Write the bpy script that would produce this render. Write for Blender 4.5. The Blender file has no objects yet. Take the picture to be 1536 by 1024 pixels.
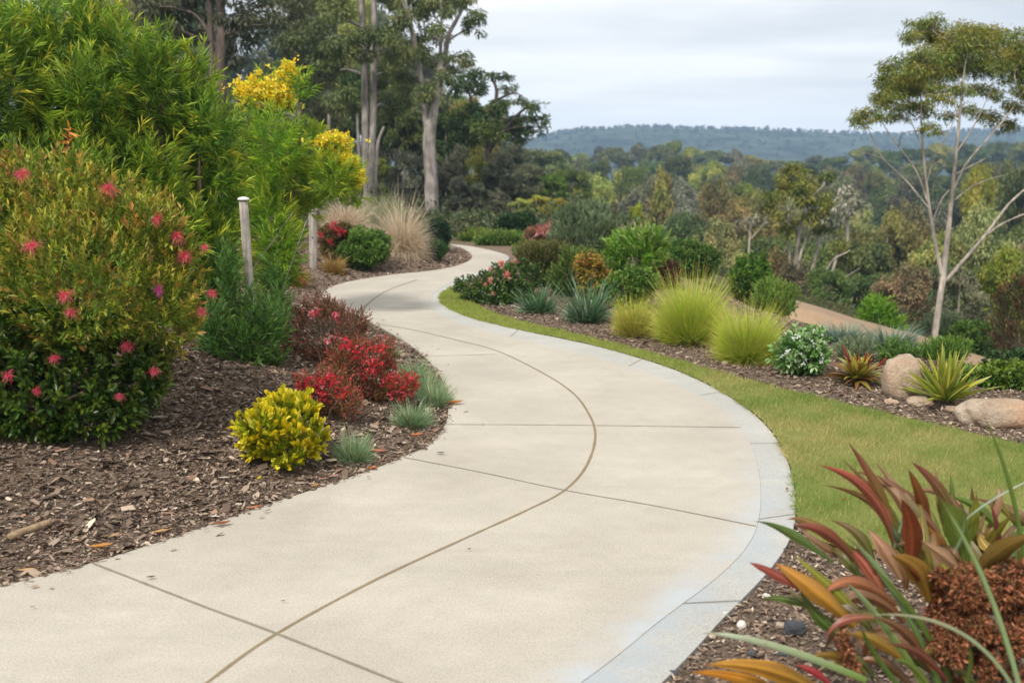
import bpy, math
import numpy as np
from mathutils import Vector
PI = math.pi
scene = bpy.context.scene
R = math.radians

# ------------------------------------------------------------------ camera, world, sun, exposure
CAM = np.array([0.0, 0.0, 1.6]); PITCH = R(10.0); FPX = 1536 * 35 / 36.0
cam_d = bpy.data.cameras.new('camera'); cam = bpy.data.objects.new('camera', cam_d)
scene.collection.objects.link(cam); scene.camera = cam
cam.location = CAM; cam.rotation_euler = (PI / 2 - PITCH, 0, 0)
cam_d.lens = 35; cam_d.sensor_width = 36; cam_d.clip_start = 0.05; cam_d.clip_end = 6000
cam_d.dof.use_dof = True; cam_d.dof.focus_distance = 5.6; cam_d.dof.aperture_fstop = 2.8

SUN_EL, SUN_AZ = R(52), R(-150)          # azimuth from +Y towards +X: behind and left of the viewer
sd = bpy.data.lights.new('sun', 'SUN'); sd.energy = 2.7; sd.angle = R(10); sd.color = (1.0, 0.96, 0.91)
sun = bpy.data.objects.new('sun', sd); scene.collection.objects.link(sun)
sv = Vector((math.sin(SUN_AZ) * math.cos(SUN_EL), math.cos(SUN_AZ) * math.cos(SUN_EL), math.sin(SUN_EL)))
sun.rotation_euler = sv.to_track_quat('Z', 'Y').to_euler(); sun.location = (0, 0, 60)

scene.view_settings.view_transform = 'Standard'; scene.view_settings.look = 'None'
scene.view_settings.exposure = 0.55; scene.view_settings.gamma = 1.0
scene.render.engine = 'CYCLES'
cy = scene.cycles
cy.use_denoising = True; cy.max_bounces = 6; cy.diffuse_bounces = 3; cy.glossy_bounces = 2
cy.transmission_bounces = 3; cy.volume_bounces = 0; cy.transparent_max_bounces = 4; cy.caustics_reflective = False; cy.caustics_refractive = False

def build_world():
    w = bpy.data.worlds.new('World'); scene.world = w; w.use_nodes = True
    nt = w.node_tree; nt.nodes.clear(); N = nt.nodes.new; L = nt.links.new
    out = N('ShaderNodeOutputWorld'); mix = N('ShaderNodeMixShader')
    sky = N('ShaderNodeTexSky'); sky.sky_type = 'NISHITA'; sky.sun_disc = False
    sky.sun_elevation = SUN_EL; sky.sun_rotation = SUN_AZ; sky.dust_density = 2.0
    b1 = N('ShaderNodeBackground'); b1.inputs[1].default_value = 0.1; L(sky.outputs[0], b1.inputs[0])
    tc = N('ShaderNodeTexCoord'); sep = N('ShaderNodeSeparateXYZ'); L(tc.outputs['Generated'], sep.inputs[0])
    mz = N('ShaderNodeMath'); mz.operation = 'MAXIMUM'; L(sep.outputs[2], mz.inputs[0]); mz.inputs[1].default_value = 0.0
    az = N('ShaderNodeMath'); az.operation = 'ADD'; L(mz.outputs[0], az.inputs[0]); az.inputs[1].default_value = 0.10
    dx = N('ShaderNodeMath'); dx.operation = 'DIVIDE'; L(sep.outputs[0], dx.inputs[0]); L(az.outputs[0], dx.inputs[1])
    dy = N('ShaderNodeMath'); dy.operation = 'DIVIDE'; L(sep.outputs[1], dy.inputs[0]); L(az.outputs[0], dy.inputs[1])
    cb = N('ShaderNodeCombineXYZ'); L(dx.outputs[0], cb.inputs[0]); L(dy.outputs[0], cb.inputs[1])
    mp = N('ShaderNodeMapping'); mp.inputs['Scale'].default_value = (0.34, 0.56, 1); mp.inputs['Location'].default_value = (1.3, 0.25, 0); L(cb.outputs[0], mp.inputs[0])
    n1 = N('ShaderNodeTexNoise'); n1.inputs['Scale'].default_value = 1.0; n1.inputs['Detail'].default_value = 5; n1.inputs['Roughness'].default_value = 0.5; L(mp.outputs[0], n1.inputs[0])
    r1 = N('ShaderNodeValToRGB'); e = r1.color_ramp.elements
    e[0].position = 0.36; e[0].color = (0.57, 0.61, 0.66, 1); e[1].position = 0.62; e[1].color = (1.02, 1.02, 1.02, 1)
    L(n1.outputs[0], r1.inputs[0])
    # the deck is whitest low over the horizon
    hz = N('ShaderNodeMapRange'); hz.inputs[1].default_value = 0.02; hz.inputs[2].default_value = 0.085; hz.inputs[3].default_value = 1.0; hz.inputs[4].default_value = 0.0; L(sep.outputs[2], hz.inputs[0])
    mc = N('ShaderNodeMix'); mc.data_type = 'RGBA'; L(hz.outputs[0], mc.inputs[0]); L(r1.outputs[0], mc.inputs[6]); mc.inputs[7].default_value = (1.28, 1.25, 1.24, 1)
    b2 = N('ShaderNodeBackground'); b2.inputs[1].default_value = 0.82; L(mc.outputs[2], b2.inputs[0])
    n2 = N('ShaderNodeTexNoise'); n2.inputs['Scale'].default_value = 1.7; n2.inputs['Detail'].default_value = 3; L(mp.outputs[0], n2.inputs[0])
    r2 = N('ShaderNodeMapRange'); r2.inputs[1].default_value = 0.35; r2.inputs[2].default_value = 0.7; r2.inputs[3].default_value = 1.0; r2.inputs[4].default_value = 0.9; L(n2.outputs[0], r2.inputs[0])
    L(r2.outputs[0], mix.inputs[0]); L(b1.outputs[0], mix.inputs[1]); L(b2.outputs[0], mix.inputs[2]); L(mix.outputs[0], out.inputs[0])
build_world()

# ------------------------------------------------------------------ helpers
FW = np.array([0, math.cos(PITCH), -math.sin(PITCH)]); UPV = np.array([0, math.sin(PITCH), math.cos(PITCH)]); RT = np.array([1.0, 0, 0])
def ray(px, py): return FW + RT * (px - 768) / FPX + UPV * (512 - py) / FPX
def at(px, py, dep): return CAM + ray(px, py) * dep
def flat(px, py):
    d = ray(px, py); return (CAM + d * (-CAM[2] / d[2]))[:2]
def sst(a, b, x):
    t = np.clip((np.asarray(x, float) - a) / (b - a), 0, 1); return t * t * (3 - 2 * t)
def unit(v): return v / np.maximum(np.linalg.norm(v, axis=-1, keepdims=True), 1e-9)
def lin(r, g, b):
    c = np.array([r, g, b], float) / 255
    return np.where(c <= 0.04045, c / 12.92, ((c + 0.055) / 1.055) ** 2.4)
def wob(x, y, s=1.0, k=0.0):   # smooth noise out of sines, about -1..1
    x = np.asarray(x, float) * s; y = np.asarray(y, float) * s
    return (np.sin(x * 1.7 + y * 0.9 + k) + np.sin(-x * 0.8 + y * 2.1 + 1.3 * k + 2) + np.sin(x * 3.1 - y * 2.6 + 0.7 * k) * 0.5 + np.sin(x * 5.3 + y * 4.7 + k * 2.2 + 1) * 0.3) / 2.8
def crom(pts, n):      # Catmull-Rom through points
    p = np.asarray(pts, float); p = np.vstack([2 * p[0] - p[1], p, 2 * p[-1] - p[-2]]); out = []
    for i in range(1, len(p) - 2):
        t = np.linspace(0, 1, n, endpoint=False)[:, None]
        a, b, c, d = p[i - 1], p[i], p[i + 1], p[i + 2]
        out.append(0.5 * (2 * b + (c - a) * t + (2 * a - 5 * b + 4 * c - d) * t ** 2 + (3 * b - a - 3 * c + d) * t ** 3))
    out.append(p[-2][None]); return np.vstack(out)

ORG = {}
def thing(name, label, cat, base, group=None):
    o = bpy.data.objects.new(name, None); scene.collection.objects.link(o); o.location = base
    o.empty_display_size = 0.1; ORG[o.name] = np.array(base, float); tag(o, label, cat, group); return o
def tag(o, label=None, cat=None, group=None, kind=None):
    if label: o['label'] = label
    if cat: o['category'] = cat
    if group: o['group'] = group
    if kind: o['kind'] = kind
    return o

class Geo:
    def __init__(s): s.v, s.f, s.c, s.n = [], [], [], 0
    def add(s, V, F, C):
        V = np.asarray(V, float); C = np.asarray(C, float)
        if C.ndim == 1: C = np.tile(C, (len(V), 1))
        s.v.append(V); s.c.append(C); s.f.append(np.asarray(F, np.int64) + s.n); s.n += len(V)
    def build(s, name, mat, parent=None, smooth=False, base=None):
        me = bpy.data.meshes.new(name); o = bpy.data.objects.new(name, me); scene.collection.objects.link(o)
        org = np.zeros(3)
        if parent is not None: o.parent = parent; org = ORG[parent.name]; ORG[o.name] = org
        elif base is not None: org = np.array(base, float); o.location = org; ORG[o.name] = org
        else: ORG[o.name] = org
        if s.n:
            V = np.vstack(s.v) - org; C = np.hstack([np.clip(np.vstack(s.c), 0, 1), np.ones((s.n, 1))])
            me.vertices.add(len(V)); me.vertices.foreach_set('co', V.ravel().astype(np.float32))
            li = np.concatenate([f.ravel() for f in s.f]); lt = np.concatenate([np.full(len(f), f.shape[1]) for f in s.f])
            me.loops.add(len(li)); me.loops.foreach_set('vertex_index', li.astype(np.int32))
            me.polygons.add(len(lt)); me.polygons.foreach_set('loop_start', np.concatenate([[0], np.cumsum(lt)[:-1]]).astype(np.int32))
            if smooth: me.polygons.foreach_set('use_smooth', np.ones(len(lt), bool))
            a = me.attributes.new('Col', 'FLOAT_COLOR', 'POINT'); a.data.foreach_set('color', C.ravel().astype(np.float32))
            me.update(calc_edges=True)
        me.materials.append(mat); return o

def leaves(g, pos, d, L, W, col, rng, fold=0.3, droop=0.0, tilt=0.7, rnd=False):
    """diamond leaves folded along the midrib"""
    n = len(pos); d = unit(d); L = np.broadcast_to(L, (n,))[:, None]; W = np.broadcast_to(W, (n,))[:, None]
    up = np.array([0, 0, 1.0]) + rng.normal(0, tilt, (n, 3))
    side = unit(np.cross(d, up)); nr = np.cross(side, d)
    tip = pos + d * L; tip[:, 2] -= (droop * L)[:, 0]
    if rnd:      # blunt rounded leaf
        dn = np.array([0, 0, 1.0]) * droop * L; a = pos + d * L * .4 - dn * .12; b = pos + d * L * .8 - dn * .6; o = nr * W * fold
        V = np.stack([pos, a + side * W * .42 + o, b + side * W * .40 + o, tip, b - side * W * .40 + o, a - side * W * .42 + o], 1).reshape(-1, 3)
        i = np.arange(n) * 6; g.add(V, np.concatenate([np.stack([i, i + 1, i + 2, i + 3], 1), np.stack([i, i + 3, i + 4, i + 5], 1)]), np.repeat(np.broadcast_to(col, (n, 3)), 6, 0)); return
    mid = pos + d * L * 0.42; mid[:, 2] -= (droop * L * 0.12)[:, 0]
    V = np.stack([pos, mid + side * W / 2 + nr * W * fold, tip, mid - side * W / 2 + nr * W * fold], 1).reshape(-1, 3)
    i = np.arange(n) * 4; F = np.concatenate([np.stack([i, i + 1, i + 2], 1), np.stack([i, i + 2, i + 3], 1)])
    g.add(V, F, np.repeat(np.broadcast_to(col, (n, 3)), 4, 0))

def ribbons(g, pos, d, L, W, droop, nseg, c0, c1, rng, prof='blade', curl=0.0):
    n = len(pos); d = unit(d); L = np.broadcast_to(L, (n,)); W = np.broadcast_to(W, (n,)); droop = np.broadcast_to(droop, (n,))
    side = unit(np.cross(d, np.array([0, 0, 1.0]) + rng.normal(0, 0.5, (n, 3))))
    c0 = np.broadcast_to(c0, (n, 3)); c1 = np.broadcast_to(c1, (n, 3)); Vs, Cs = [], []
    cd = rng.normal(0, 1, (n, 3)) * curl
    for k in range(nseg + 1):
        t = k / nseg
        p = pos + d * (L * t)[:, None] + cd * (L * t * t)[:, None]; p[:, 2] -= droop * L * t * t
        w = {'blade': 1 - t ** 2 * 0.95, 'lance': max(0.06, math.sin(PI * min(1, (0.12 + 0.88 * t)) ** 0.8)), 'petal': math.sin(PI * (0.08 + 0.85 * t))}[prof]
        Vs += [p - side * (W * w / 2)[:, None], p + side * (W * w / 2)[:, None]]; c = c0 * (1 - t) + c1 * t; Cs += [c, c]
    V = np.stack(Vs, 1).reshape(-1, 3); C = np.stack(Cs, 1).reshape(-1, 3)
    i = (np.arange(n) * 2 * (nseg + 1))[:, None] + 2 * np.arange(nseg)[None]; i = i.ravel()
    g.add(V, np.stack([i, i + 1, i + 3, i + 2], 1), C)

def tube(g, pts, rad, col, sides=7, jit=0.0, rng=None):
    p = np.asarray(pts, float); n = len(p); rad = np.broadcast_to(rad, (n,)).astype(float)
    t = unit(np.gradient(p, axis=0)); ref = np.array([0.31, 0.95, 0.05])
    a = unit(np.cross(t, ref)); b = np.cross(t, a); th = np.linspace(0, 2 * PI, sides, endpoint=False)
    rr = rad[:, None] * (1 + (rng.normal(0, jit, (n, sides)) if rng is not None and jit else 0))
    V = p[:, None] + rr[..., None] * (np.cos(th)[None, :, None] * a[:, None] + np.sin(th)[None, :, None] * b[:, None])
    V = np.concatenate([V.reshape(-1, 3), p[:1], p[-1:]])
    i = np.arange(n - 1)[:, None] * sides; j = np.arange(sides)[None]; k = (j + 1) % sides
    F = np.stack([i + j, i + k, i + sides + k, i + sides + j], -1).reshape(-1, 4)
    j = np.arange(sides); k = (j + 1) % sides
    g.add(V, F, col)
    m = g.n - len(V)
    caps = np.concatenate([np.stack([np.full(sides, n * sides), k, j], 1), np.stack([np.full(sides, n * sides + 1), (n - 1) * sides + j, (n - 1) * sides + k], 1)]) + m
    g.f.append(caps)

# ------------------------------------------------------------------ materials
def nmat(name):
    m = bpy.data.materials.new(name); m.use_nodes = True; nt = m.node_tree; b = nt.nodes['Principled BSDF']
    return m, nt, b, nt.nodes.new, nt.links.new
def mixc(nt, fac, a, b, mode='MIX'):
    x = nt.nodes.new('ShaderNodeMix'); x.data_type = 'RGBA'; x.blend_type = mode
    for s, v in ((0, fac), (6, a), (7, b)):
        if hasattr(v, 'links'): nt.links.new(v, x.inputs[s])
        else: x.inputs[s].default_value = v if s == 0 else (*v, 1)
    return x.outputs[2]
def noise(nt, scale, detail=4, rough=0.55, vec=None, dist=0.0):
    n = nt.nodes.new('ShaderNodeTexNoise'); n.inputs['Scale'].default_value = scale; n.inputs['Detail'].default_value = detail
    n.inputs['Roughness'].default_value = rough; n.inputs['Distortion'].default_value = dist
    if vec is not None: nt.links.new(vec, n.inputs['Vector'])
    return n.outputs[0]
def rng_map(nt, v, a, b, c=0.0, d=1.0):
    m = nt.nodes.new('ShaderNodeMapRange'); nt.links.new(v, m.inputs[0])
    for i, x in enumerate((a, b, c, d)): m.inputs[i + 1].default_value = x
    return m.outputs[0]
def pos_vec(nt):
    return nt.nodes.new('ShaderNodeNewGeometry').outputs['Position']
def bump(nt, b, h, strength=0.4, dist=0.01):
    x = nt.nodes.new('ShaderNodeBump'); x.inputs['Strength'].default_value = strength; x.inputs['Distance'].default_value = dist
    nt.links.new(h, x.inputs['Height']); nt.links.new(x.outputs[0], b.inputs['Normal'])
def leafmat(name, rough=0.5, spec=0.35, trans=0.28, vary=0.0):
    m, nt, b, N, L = nmat(name)
    a = N('ShaderNodeAttribute'); a.attribute_name = 'Col'; col = a.outputs[0]
    if vary:
        oi = N('ShaderNodeObjectInfo'); h = N('ShaderNodeHueSaturation'); L(col, h.inputs['Color'])
        L(rng_map(nt, oi.outputs['Random'], 0, 1, 0.5 - 0.035 * vary, 0.5 + 0.02 * vary), h.inputs['Hue'])
        wn = N('ShaderNodeTexWhiteNoise'); wn.noise_dimensions = '1D'; L(oi.outputs['Random'], wn.inputs['W'])
        L(rng_map(nt, wn.outputs['Value'], 0, 1, 1 - 0.35 * vary, 1 + 0.35 * vary), h.inputs['Value']); col = h.outputs[0]
        ml = N('ShaderNodeMath'); ml.operation = 'FRACT'; m2 = N('ShaderNodeMath'); m2.operation = 'MULTIPLY'; m2.inputs[1].default_value = 7.31
        L(oi.outputs['Random'], m2.inputs[0]); L(m2.outputs[0], ml.inputs[0]); L(rng_map(nt, ml.outputs[0], 0, 1, 0.75, 1.1), h.inputs['Saturation'])
    L(col, b.inputs['Base Color']); b.inputs['Roughness'].default_value = rough; b.inputs['Specular IOR Level'].default_value = spec
    if trans:
        t = N('ShaderNodeBsdfTranslucent'); L(col, t.inputs[0]); x = N('ShaderNodeMixShader'); x.inputs[0].default_value = trans
        L(b.outputs[0], x.inputs[1]); L(t.outputs[0], x.inputs[2]); L(x.outputs[0], nt.nodes['Material Output'].inputs[0])
    return m
M_LEAF = leafmat('leaf'); M_GLOSS = leafmat('leaf_glossy', 0.32, 0.5, 0.25); M_DRY = leafmat('leaf_dry', 0.75, 0.15, 0.3)
M_TREE = leafmat('tree_leaf', 0.55, 0.3, 0.25, vary=1.0); M_PETAL = leafmat('petal', 0.55, 0.25, 0.35); M_TURF = leafmat('turf', 0.6, 0.2, 0.45)
M_CHIP = leafmat('bark_chip', 0.85, 0.15, 0.0)
def barkmat(name, c0, c1, scale=6.0, stretch=0.12, bs=0.5):
    m, nt, b, N, L = nmat(name); p = pos_vec(nt); mp = N('ShaderNodeMapping'); mp.inputs['Scale'].default_value = (1, 1, stretch); L(p, mp.inputs[0])
    n1 = noise(nt, scale, 5, 0.65, mp.outputs[0]); n2 = noise(nt, scale * 0.35, 3, 0.5, p)
    c = mixc(nt, rng_map(nt, n1, 0.35, 0.65), c0, c1); c = mixc(nt, rng_map(nt, n2, 0.45, 0.7, 0, 0.6), c, tuple(np.array(c0) * 0.7 + 0.02))
    L(c, b.inputs['Base Color']); b.inputs['Roughness'].default_value = 0.85; bump(nt, b, n1, bs, 0.03); return m
M_GUM = barkmat('gum_bark', lin(118, 108, 97), lin(190, 178, 162), 9, 0.25, 0.4)
M_GREYB = barkmat('grey_bark', lin(100, 92, 85), lin(165, 156, 146), 9, 0.1)
M_DARKB = barkmat('dark_bark', lin(60, 50, 44), lin(108, 92, 80), 9, 0.1)
M_TWIG = barkmat('twig_bark', lin(70, 55, 42), lin(120, 100, 78), 25, 0.3)
M_POST = barkmat('weathered_wood', lin(125, 115, 102), lin(190, 182, 170), 30, 0.05)
M_STICK = barkmat('stick_wood', lin(120, 98, 72), lin(165, 140, 108), 30, 0.6)
def capmat():
    m, nt, b, N, L = nmat('cap_paint'); n = noise(nt, 40, 4); L(mixc(nt, rng_map(nt, n, 0.4, 0.7), lin(225, 222, 216), lin(190, 184, 174)), b.inputs['Base Color']); b.inputs['Roughness'].default_value = 0.6; return m
M_CAP = capmat()
def rockmat(name, c0, c1, c2):
    m, nt, b, N, L = nmat(name); p = pos_vec(nt); n1 = noise(nt, 3.0, 6, 0.65, p); n2 = noise(nt, 45, 4, 0.7, p); n3 = noise(nt, 1.6, 3, 0.5, p)
    c = mixc(nt, rng_map(nt, n1, 0.35, 0.65), c0, c1); c = mixc(nt, rng_map(nt, n3, 0.5, 0.7, 0, 0.8), c, c2); c = mixc(nt, rng_map(nt, n2, 0.45, 0.75, 0, 0.45), c, tuple(np.array(c0) * 0.45))
    L(c, b.inputs['Base Color']); b.inputs['Roughness'].default_value = 0.85; bump(nt, b, n2, 0.9, 0.02); return m
M_ROCK = rockmat('sandstone', lin(150, 128, 106), lin(196, 180, 158), lin(184, 138, 100))
M_PALE = rockmat('pale_stone', lin(215, 208, 195), lin(235, 228, 215), lin(200, 190, 170)); M_DKST = rockmat('dark_stone', lin(60, 62, 66), lin(90, 92, 96), lin(70, 66, 62))
def mulchmat():
    m, nt, b, N, L = nmat('ground_mulch'); p = pos_vec(nt); a = N('ShaderNodeAttribute'); a.attribute_name = 'Col'
    n1 = noise(nt, 30, 6, 0.7, p, 0.6); n2 = noise(nt, 2.2, 4, 0.6, p); n3 = noise(nt, 110, 3, 0.7, p)
    c = mixc(nt, rng_map(nt, n1, 0.35, 0.68), lin(88, 74, 62), lin(150, 130, 112)); c = mixc(nt, rng_map(nt, n2, 0.45, 0.7, 0, 0.55), c, lin(112, 92, 76))
    c = mixc(nt, rng_map(nt, n3, 0.58, 0.72, 0, 0.6), c, lin(160, 138, 116)); c = mixc(nt, a.outputs['Fac'], c, mixc(nt, rng_map(nt, n2, 0.35, 0.65), lin(70, 78, 42), lin(104, 92, 58)))
    L(c, b.inputs['Base Color']); b.inputs['Roughness'].default_value = 0.95; b.inputs['Specular IOR Level'].default_value = 0.15; bump(nt, b, n1, 0.9, 0.03); return m
M_MULCH = mulchmat()
def concmat(name, c0, c1, stain=None):
    m, nt, b, N, L = nmat(name); p = pos_vec(nt)
    n1 = noise(nt, 1.1, 5, 0.6, p); n2 = noise(nt, 110, 4, 0.8, p); n3 = noise(nt, 9, 6, 0.7, p); n4 = noise(nt, 230, 2, 0.8, p)
    c = mixc(nt, rng_map(nt, n1, 0.35, 0.65), c0, c1)
    n6 = noise(nt, 0.7, 6, 0.72, p, 0.8); c = mixc(nt, rng_map(nt, n6, 0.50, 0.66, 0, 0.38), c, tuple(np.array(c0) * np.array([0.74, 0.72, 0.68])))
    c = mixc(nt, rng_map(nt, n3, 0.42, 0.75, 0, 0.38), c, tuple(np.array(c0) * 0.78))
    mp = N('ShaderNodeMapping'); mp.inputs['Scale'].default_value = (0.35, 1.6, 1); L(p, mp.inputs[0]); n5 = noise(nt, 2.6, 5, 0.65, mp.outputs[0])
    c = mixc(nt, rng_map(nt, n5, 0.54, 0.72, 0, 0.28), c, tuple(np.array(c0) * 0.72))
    c = mixc(nt, rng_map(nt, n5, 0.46, 0.30, 0, 0.25), c, tuple(np.minimum(np.array(c1) * 1.2, 0.9)))
    c = mixc(nt, rng_map(nt, n2, 0.35, 0.7, 0.0, 0.55), tuple(np.array(c1) * 0.0 + 1), tuple(np.array([0.66, 0.63, 0.58])), 'MIX') if False else mixc(nt, rng_map(nt, n2, 0.44, 0.66, 0, 0.62), c, tuple(np.array(c0) * 0.55))
    c = mixc(nt, rng_map(nt, n4, 0.48, 0.62, 0, 0.6), c, tuple(np.minimum(np.array(c1) * 1.25, 0.9)))
    if stain is not None:
        a = N('ShaderNodeAttribute'); a.attribute_name = 'Col'; s = N('ShaderNodeMath'); s.operation = 'MULTIPLY'
        L(a.outputs['Fac'], s.inputs[0]); L(rng_map(nt, noise(nt, 4, 6, 0.7, p), 0.36, 0.60, 0.1, 1.0), s.inputs[1]); c = mixc(nt, s.outputs[0], c, stain)
    L(c, b.inputs['Base Color']); b.inputs['Roughness'].default_value = 0.8; b.inputs['Specular IOR Level'].default_value = 0.3; bump(nt, b, n2, 0.25, 0.004); return m
M_CONC = concmat('concrete', lin(167, 158, 144), lin(186, 178, 163), lin(172, 177, 179))
M_KERB = concmat('kerb_concrete', lin(164, 161, 152), lin(181, 178, 169), lin(158, 165, 169))
M_JOINT = concmat('joint_filler', lin(124, 108, 82), lin(140, 123, 95)); M_GROOVE = concmat('groove_dirt', lin(124, 114, 97), lin(142, 131, 113))
M_DIRT = concmat('dirt', lin(138, 114, 90), lin(162, 136, 108))
def hillmat():
    m, nt, b, N, L = nmat('hill_forest'); p = pos_vec(nt); n1 = noise(nt, 0.03, 6, 0.7, p); n2 = noise(nt, 0.006, 4, 0.6, p)
    c = mixc(nt, rng_map(nt, n1, 0.35, 0.65), lin(16, 24, 22), lin(84, 94, 78)); c = mixc(nt, rng_map(nt, n2, 0.5, 0.7, 0, 0.5), c, lin(86, 92, 62))
    L(c, b.inputs['Base Color']); b.inputs['Roughness'].default_value = 1.0; b.inputs['Specular IOR Level'].default_value = 0.0; bump(nt, b, n1, 1.0, 6.0); return m
M_HILL = hillmat()

# ------------------------------------------------------------------ path outline (traced on the ground) and terrain
ROWS = [((-560, 1060), (520, 1560), (640, 1600)), ((-260, 945), (560, 1290), (690, 1330)), ((140, 843), (775, 1095), (900, 1110)), ((400, 757), (965, 950), (1062, 950)),
        ((605, 685), (1135, 790), (1192, 782)), ((668, 636), (1112, 641), (1152, 641)), ((664, 570), (1010, 573), (1038, 565)), ((622, 522), (890, 534), (907, 522)),
        ((562, 486), (765, 505), (778, 494)), ((508, 459), (692, 485), (706, 476)), ((484, 441), (650, 463), (668, 459)), ((515, 424), (645, 448), (660, 447)),
        ((590, 411.5), (658, 434), (670, 435)), ((652, 405), (690, 417), (700, 420)), ((692, 396), (732, 400), (740, 402)), ((708, 385), (757, 385.5), (764, 386)), ((697, 374), (735, 376), (739, 376)), ((676, 367), (697, 368.5), (699, 368.3)), ((640, 363.5), (650, 364.5), (652, 364.5))]
NS = 14
EL = crom([flat(*r[0]) for r in ROWS], NS); EK = crom([flat(*r[1]) for r in ROWS], NS); EO = crom([flat(*r[2]) for r in ROWS], NS)
TL = unit(np.gradient(EL, axis=0))
def left_dist(x, y):
    p = np.stack([np.ravel(x), np.ravel(y)], 1).astype(np.float32); out = np.empty(len(p)); E = EL.astype(np.float32)
    for i in range(0, len(p), 20000):
        q = p[i:i + 20000, None] - E[None]; d2 = (q ** 2).sum(-1); k = d2.argmin(1); r = q[np.arange(len(k)), k]
        cr = TL[k, 0] * r[:, 1] - TL[k, 1] * r[:, 0]; out[i:i + 20000] = np.sqrt(d2.min(1)) * np.where(cr > 0, 1, -1)
    return out.reshape(np.shape(x))
XB = np.array([[-40, 7.5], [2, 6.0], [5, 4.7], [8, 3.3], [12, 2.3], [16, 2.0], [20, 2.1], [26, 2.4], [40, 2.2], [90, 1.0], [200, -8], [600, -60], [3000, -60]])
def hz(x, y):
    x = np.asarray(x, float); y = np.asarray(y, float)
    ld = left_dist(x, y)
    h = -0.02 + 0.42 * sst(0.05, 2.3, ld) * (1 - 0.8 * sst(15, 24, y))
    dx = np.maximum(0, x - np.interp(y, XB[:, 0], XB[:, 1])); sd_ = dx * sst(0, 1.2, dx) + 1.1 * np.maximum(0, y - 22) * sst(0, 7, dx); drop = -13 * (1 - np.exp(-0.30 * sd_ / 13))
    ridge = sst(70, 230, y) * (1 - np.exp(-dx / 30)) * (10.0 + 2.5 * wob(x, y, 0.012, 1.0))
    far = -14 * sst(240, 500, y) * sst(-100, 0, x)
    bumps = 0.25 * wob(x, y, 0.25, 3.0) * sst(0, 4, dx) + 0.02 * wob(x, y, 2.5) * sst(0.1, 0.8, ld)
    return h + drop + ridge + far + bumps
TS = np.concatenate([np.arange(1.5, 30, 0.05), np.arange(30, 120, 0.3), np.arange(120, 900, 2)])
def P(px, py):
    d = ray(px, py); q = CAM + d[None] * TS[:, None]; under = q[:, 2] - hz(q[:, 0], q[:, 1]) < 0
    if not under.any(): return at(px, py, 300.0)
    i = max(1, int(under.argmax())); lo, hi = TS[i - 1], TS[i]
    for _ in range(12):
        m = (lo + hi) / 2; w = CAM + d * m
        if w[2] < hz(w[0:1], w[1:2])[0]: hi = m
        else: lo = m
    return CAM + d * hi
def dep_of(p): return float((np.asarray(p) - CAM) @ FW)
def pxs(px, dep): return px * dep / FPX

# ground sheet
def build_ground():
    def axis(lim, n, fine): t = np.linspace(-1, 1, n); return np.sinh(t * fine) / math.sinh(fine) * lim
    xs = axis(1500, 320, 6.6); ys = np.concatenate([np.linspace(-30, 1, 20, endpoint=False), np.linspace(1, 22, 150, endpoint=False), 22 + (1480) * (np.linspace(0, 1, 130) ** 3)])
    X, Y = np.meshgrid(xs, ys); Z = hz(X, Y); n, m = X.shape
    i = np.arange(n - 1)[:, None] * m + np.arange(m - 1)[None]; i = i.ravel()
    dx = X - np.interp(Y, XB[:, 0], XB[:, 1]); wild = np.maximum(sst(-0.3, 1.5, dx), sst(19, 24, Y))
    wild = np.maximum(wild, sst(4.0, 6.0, left_dist(X, Y)) * 0.8)
    g = Geo(); g.add(np.stack([X, Y, Z], -1).reshape(-1, 3), np.stack([i, i + 1, i + m + 1, i + m], 1), np.repeat(wild.reshape(-1, 1), 3, 1))
    tag(g.build('ground', M_MULCH, smooth=True), kind='structure')
build_ground()

def slab(A, B, ncol, zt, zb, colf, mat, name, parent=None):
    n = len(A); u = np.linspace(0, 1, ncol); top = A[:, None] * (1 - u)[None, :, None] + B[:, None] * u[None, :, None]
    g = Geo(); ft = np.arange(n) / NS; amt = sst(0.5, 2.0, ft) * (1 - sst(3.6, 5.2, ft)) * .8 + .08 + .12 * np.abs(np.sin(ft * 9)); C = (colf(u)[None, :, None] * amt[:, None, None]).repeat(3, 2).reshape(-1, 3)
    V = np.concatenate([top, np.full((n, ncol, 1), zt)], -1).reshape(-1, 3); i = (np.arange(n - 1)[:, None] * ncol + np.arange(ncol - 1)[None]).ravel()
    g.add(V, np.stack([i, i + 1, i + ncol + 1, i + ncol], 1), C)
    for E in (A, B):
        V = np.concatenate([np.c_[E, np.full(n, zt - 0.0)], np.c_[E, np.full(n, zb)]]); j = np.arange(n - 1)
        g.add(V, np.stack([j, j + 1, j + n + 1, j + n], 1), colf(np.array([0.0]))[0] * np.ones(3))
    o = g.build(name, mat, parent); return o
path = slab(EL, EK, 40, 0.0, -0.16, lambda u: 1.0 * sst(0.88, 1.0, u) ** 1.6, M_CONC, 'path'); tag(path, kind='structure')
gap = unit(EO - EK) * 0.0012
tag(slab(EK + gap, EO, 8, -0.002, -0.16, lambda u: 0.95 * (1 - 0.6 * sst(0, 1.0, u)), M_KERB, 'kerb'), kind='structure')
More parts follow.
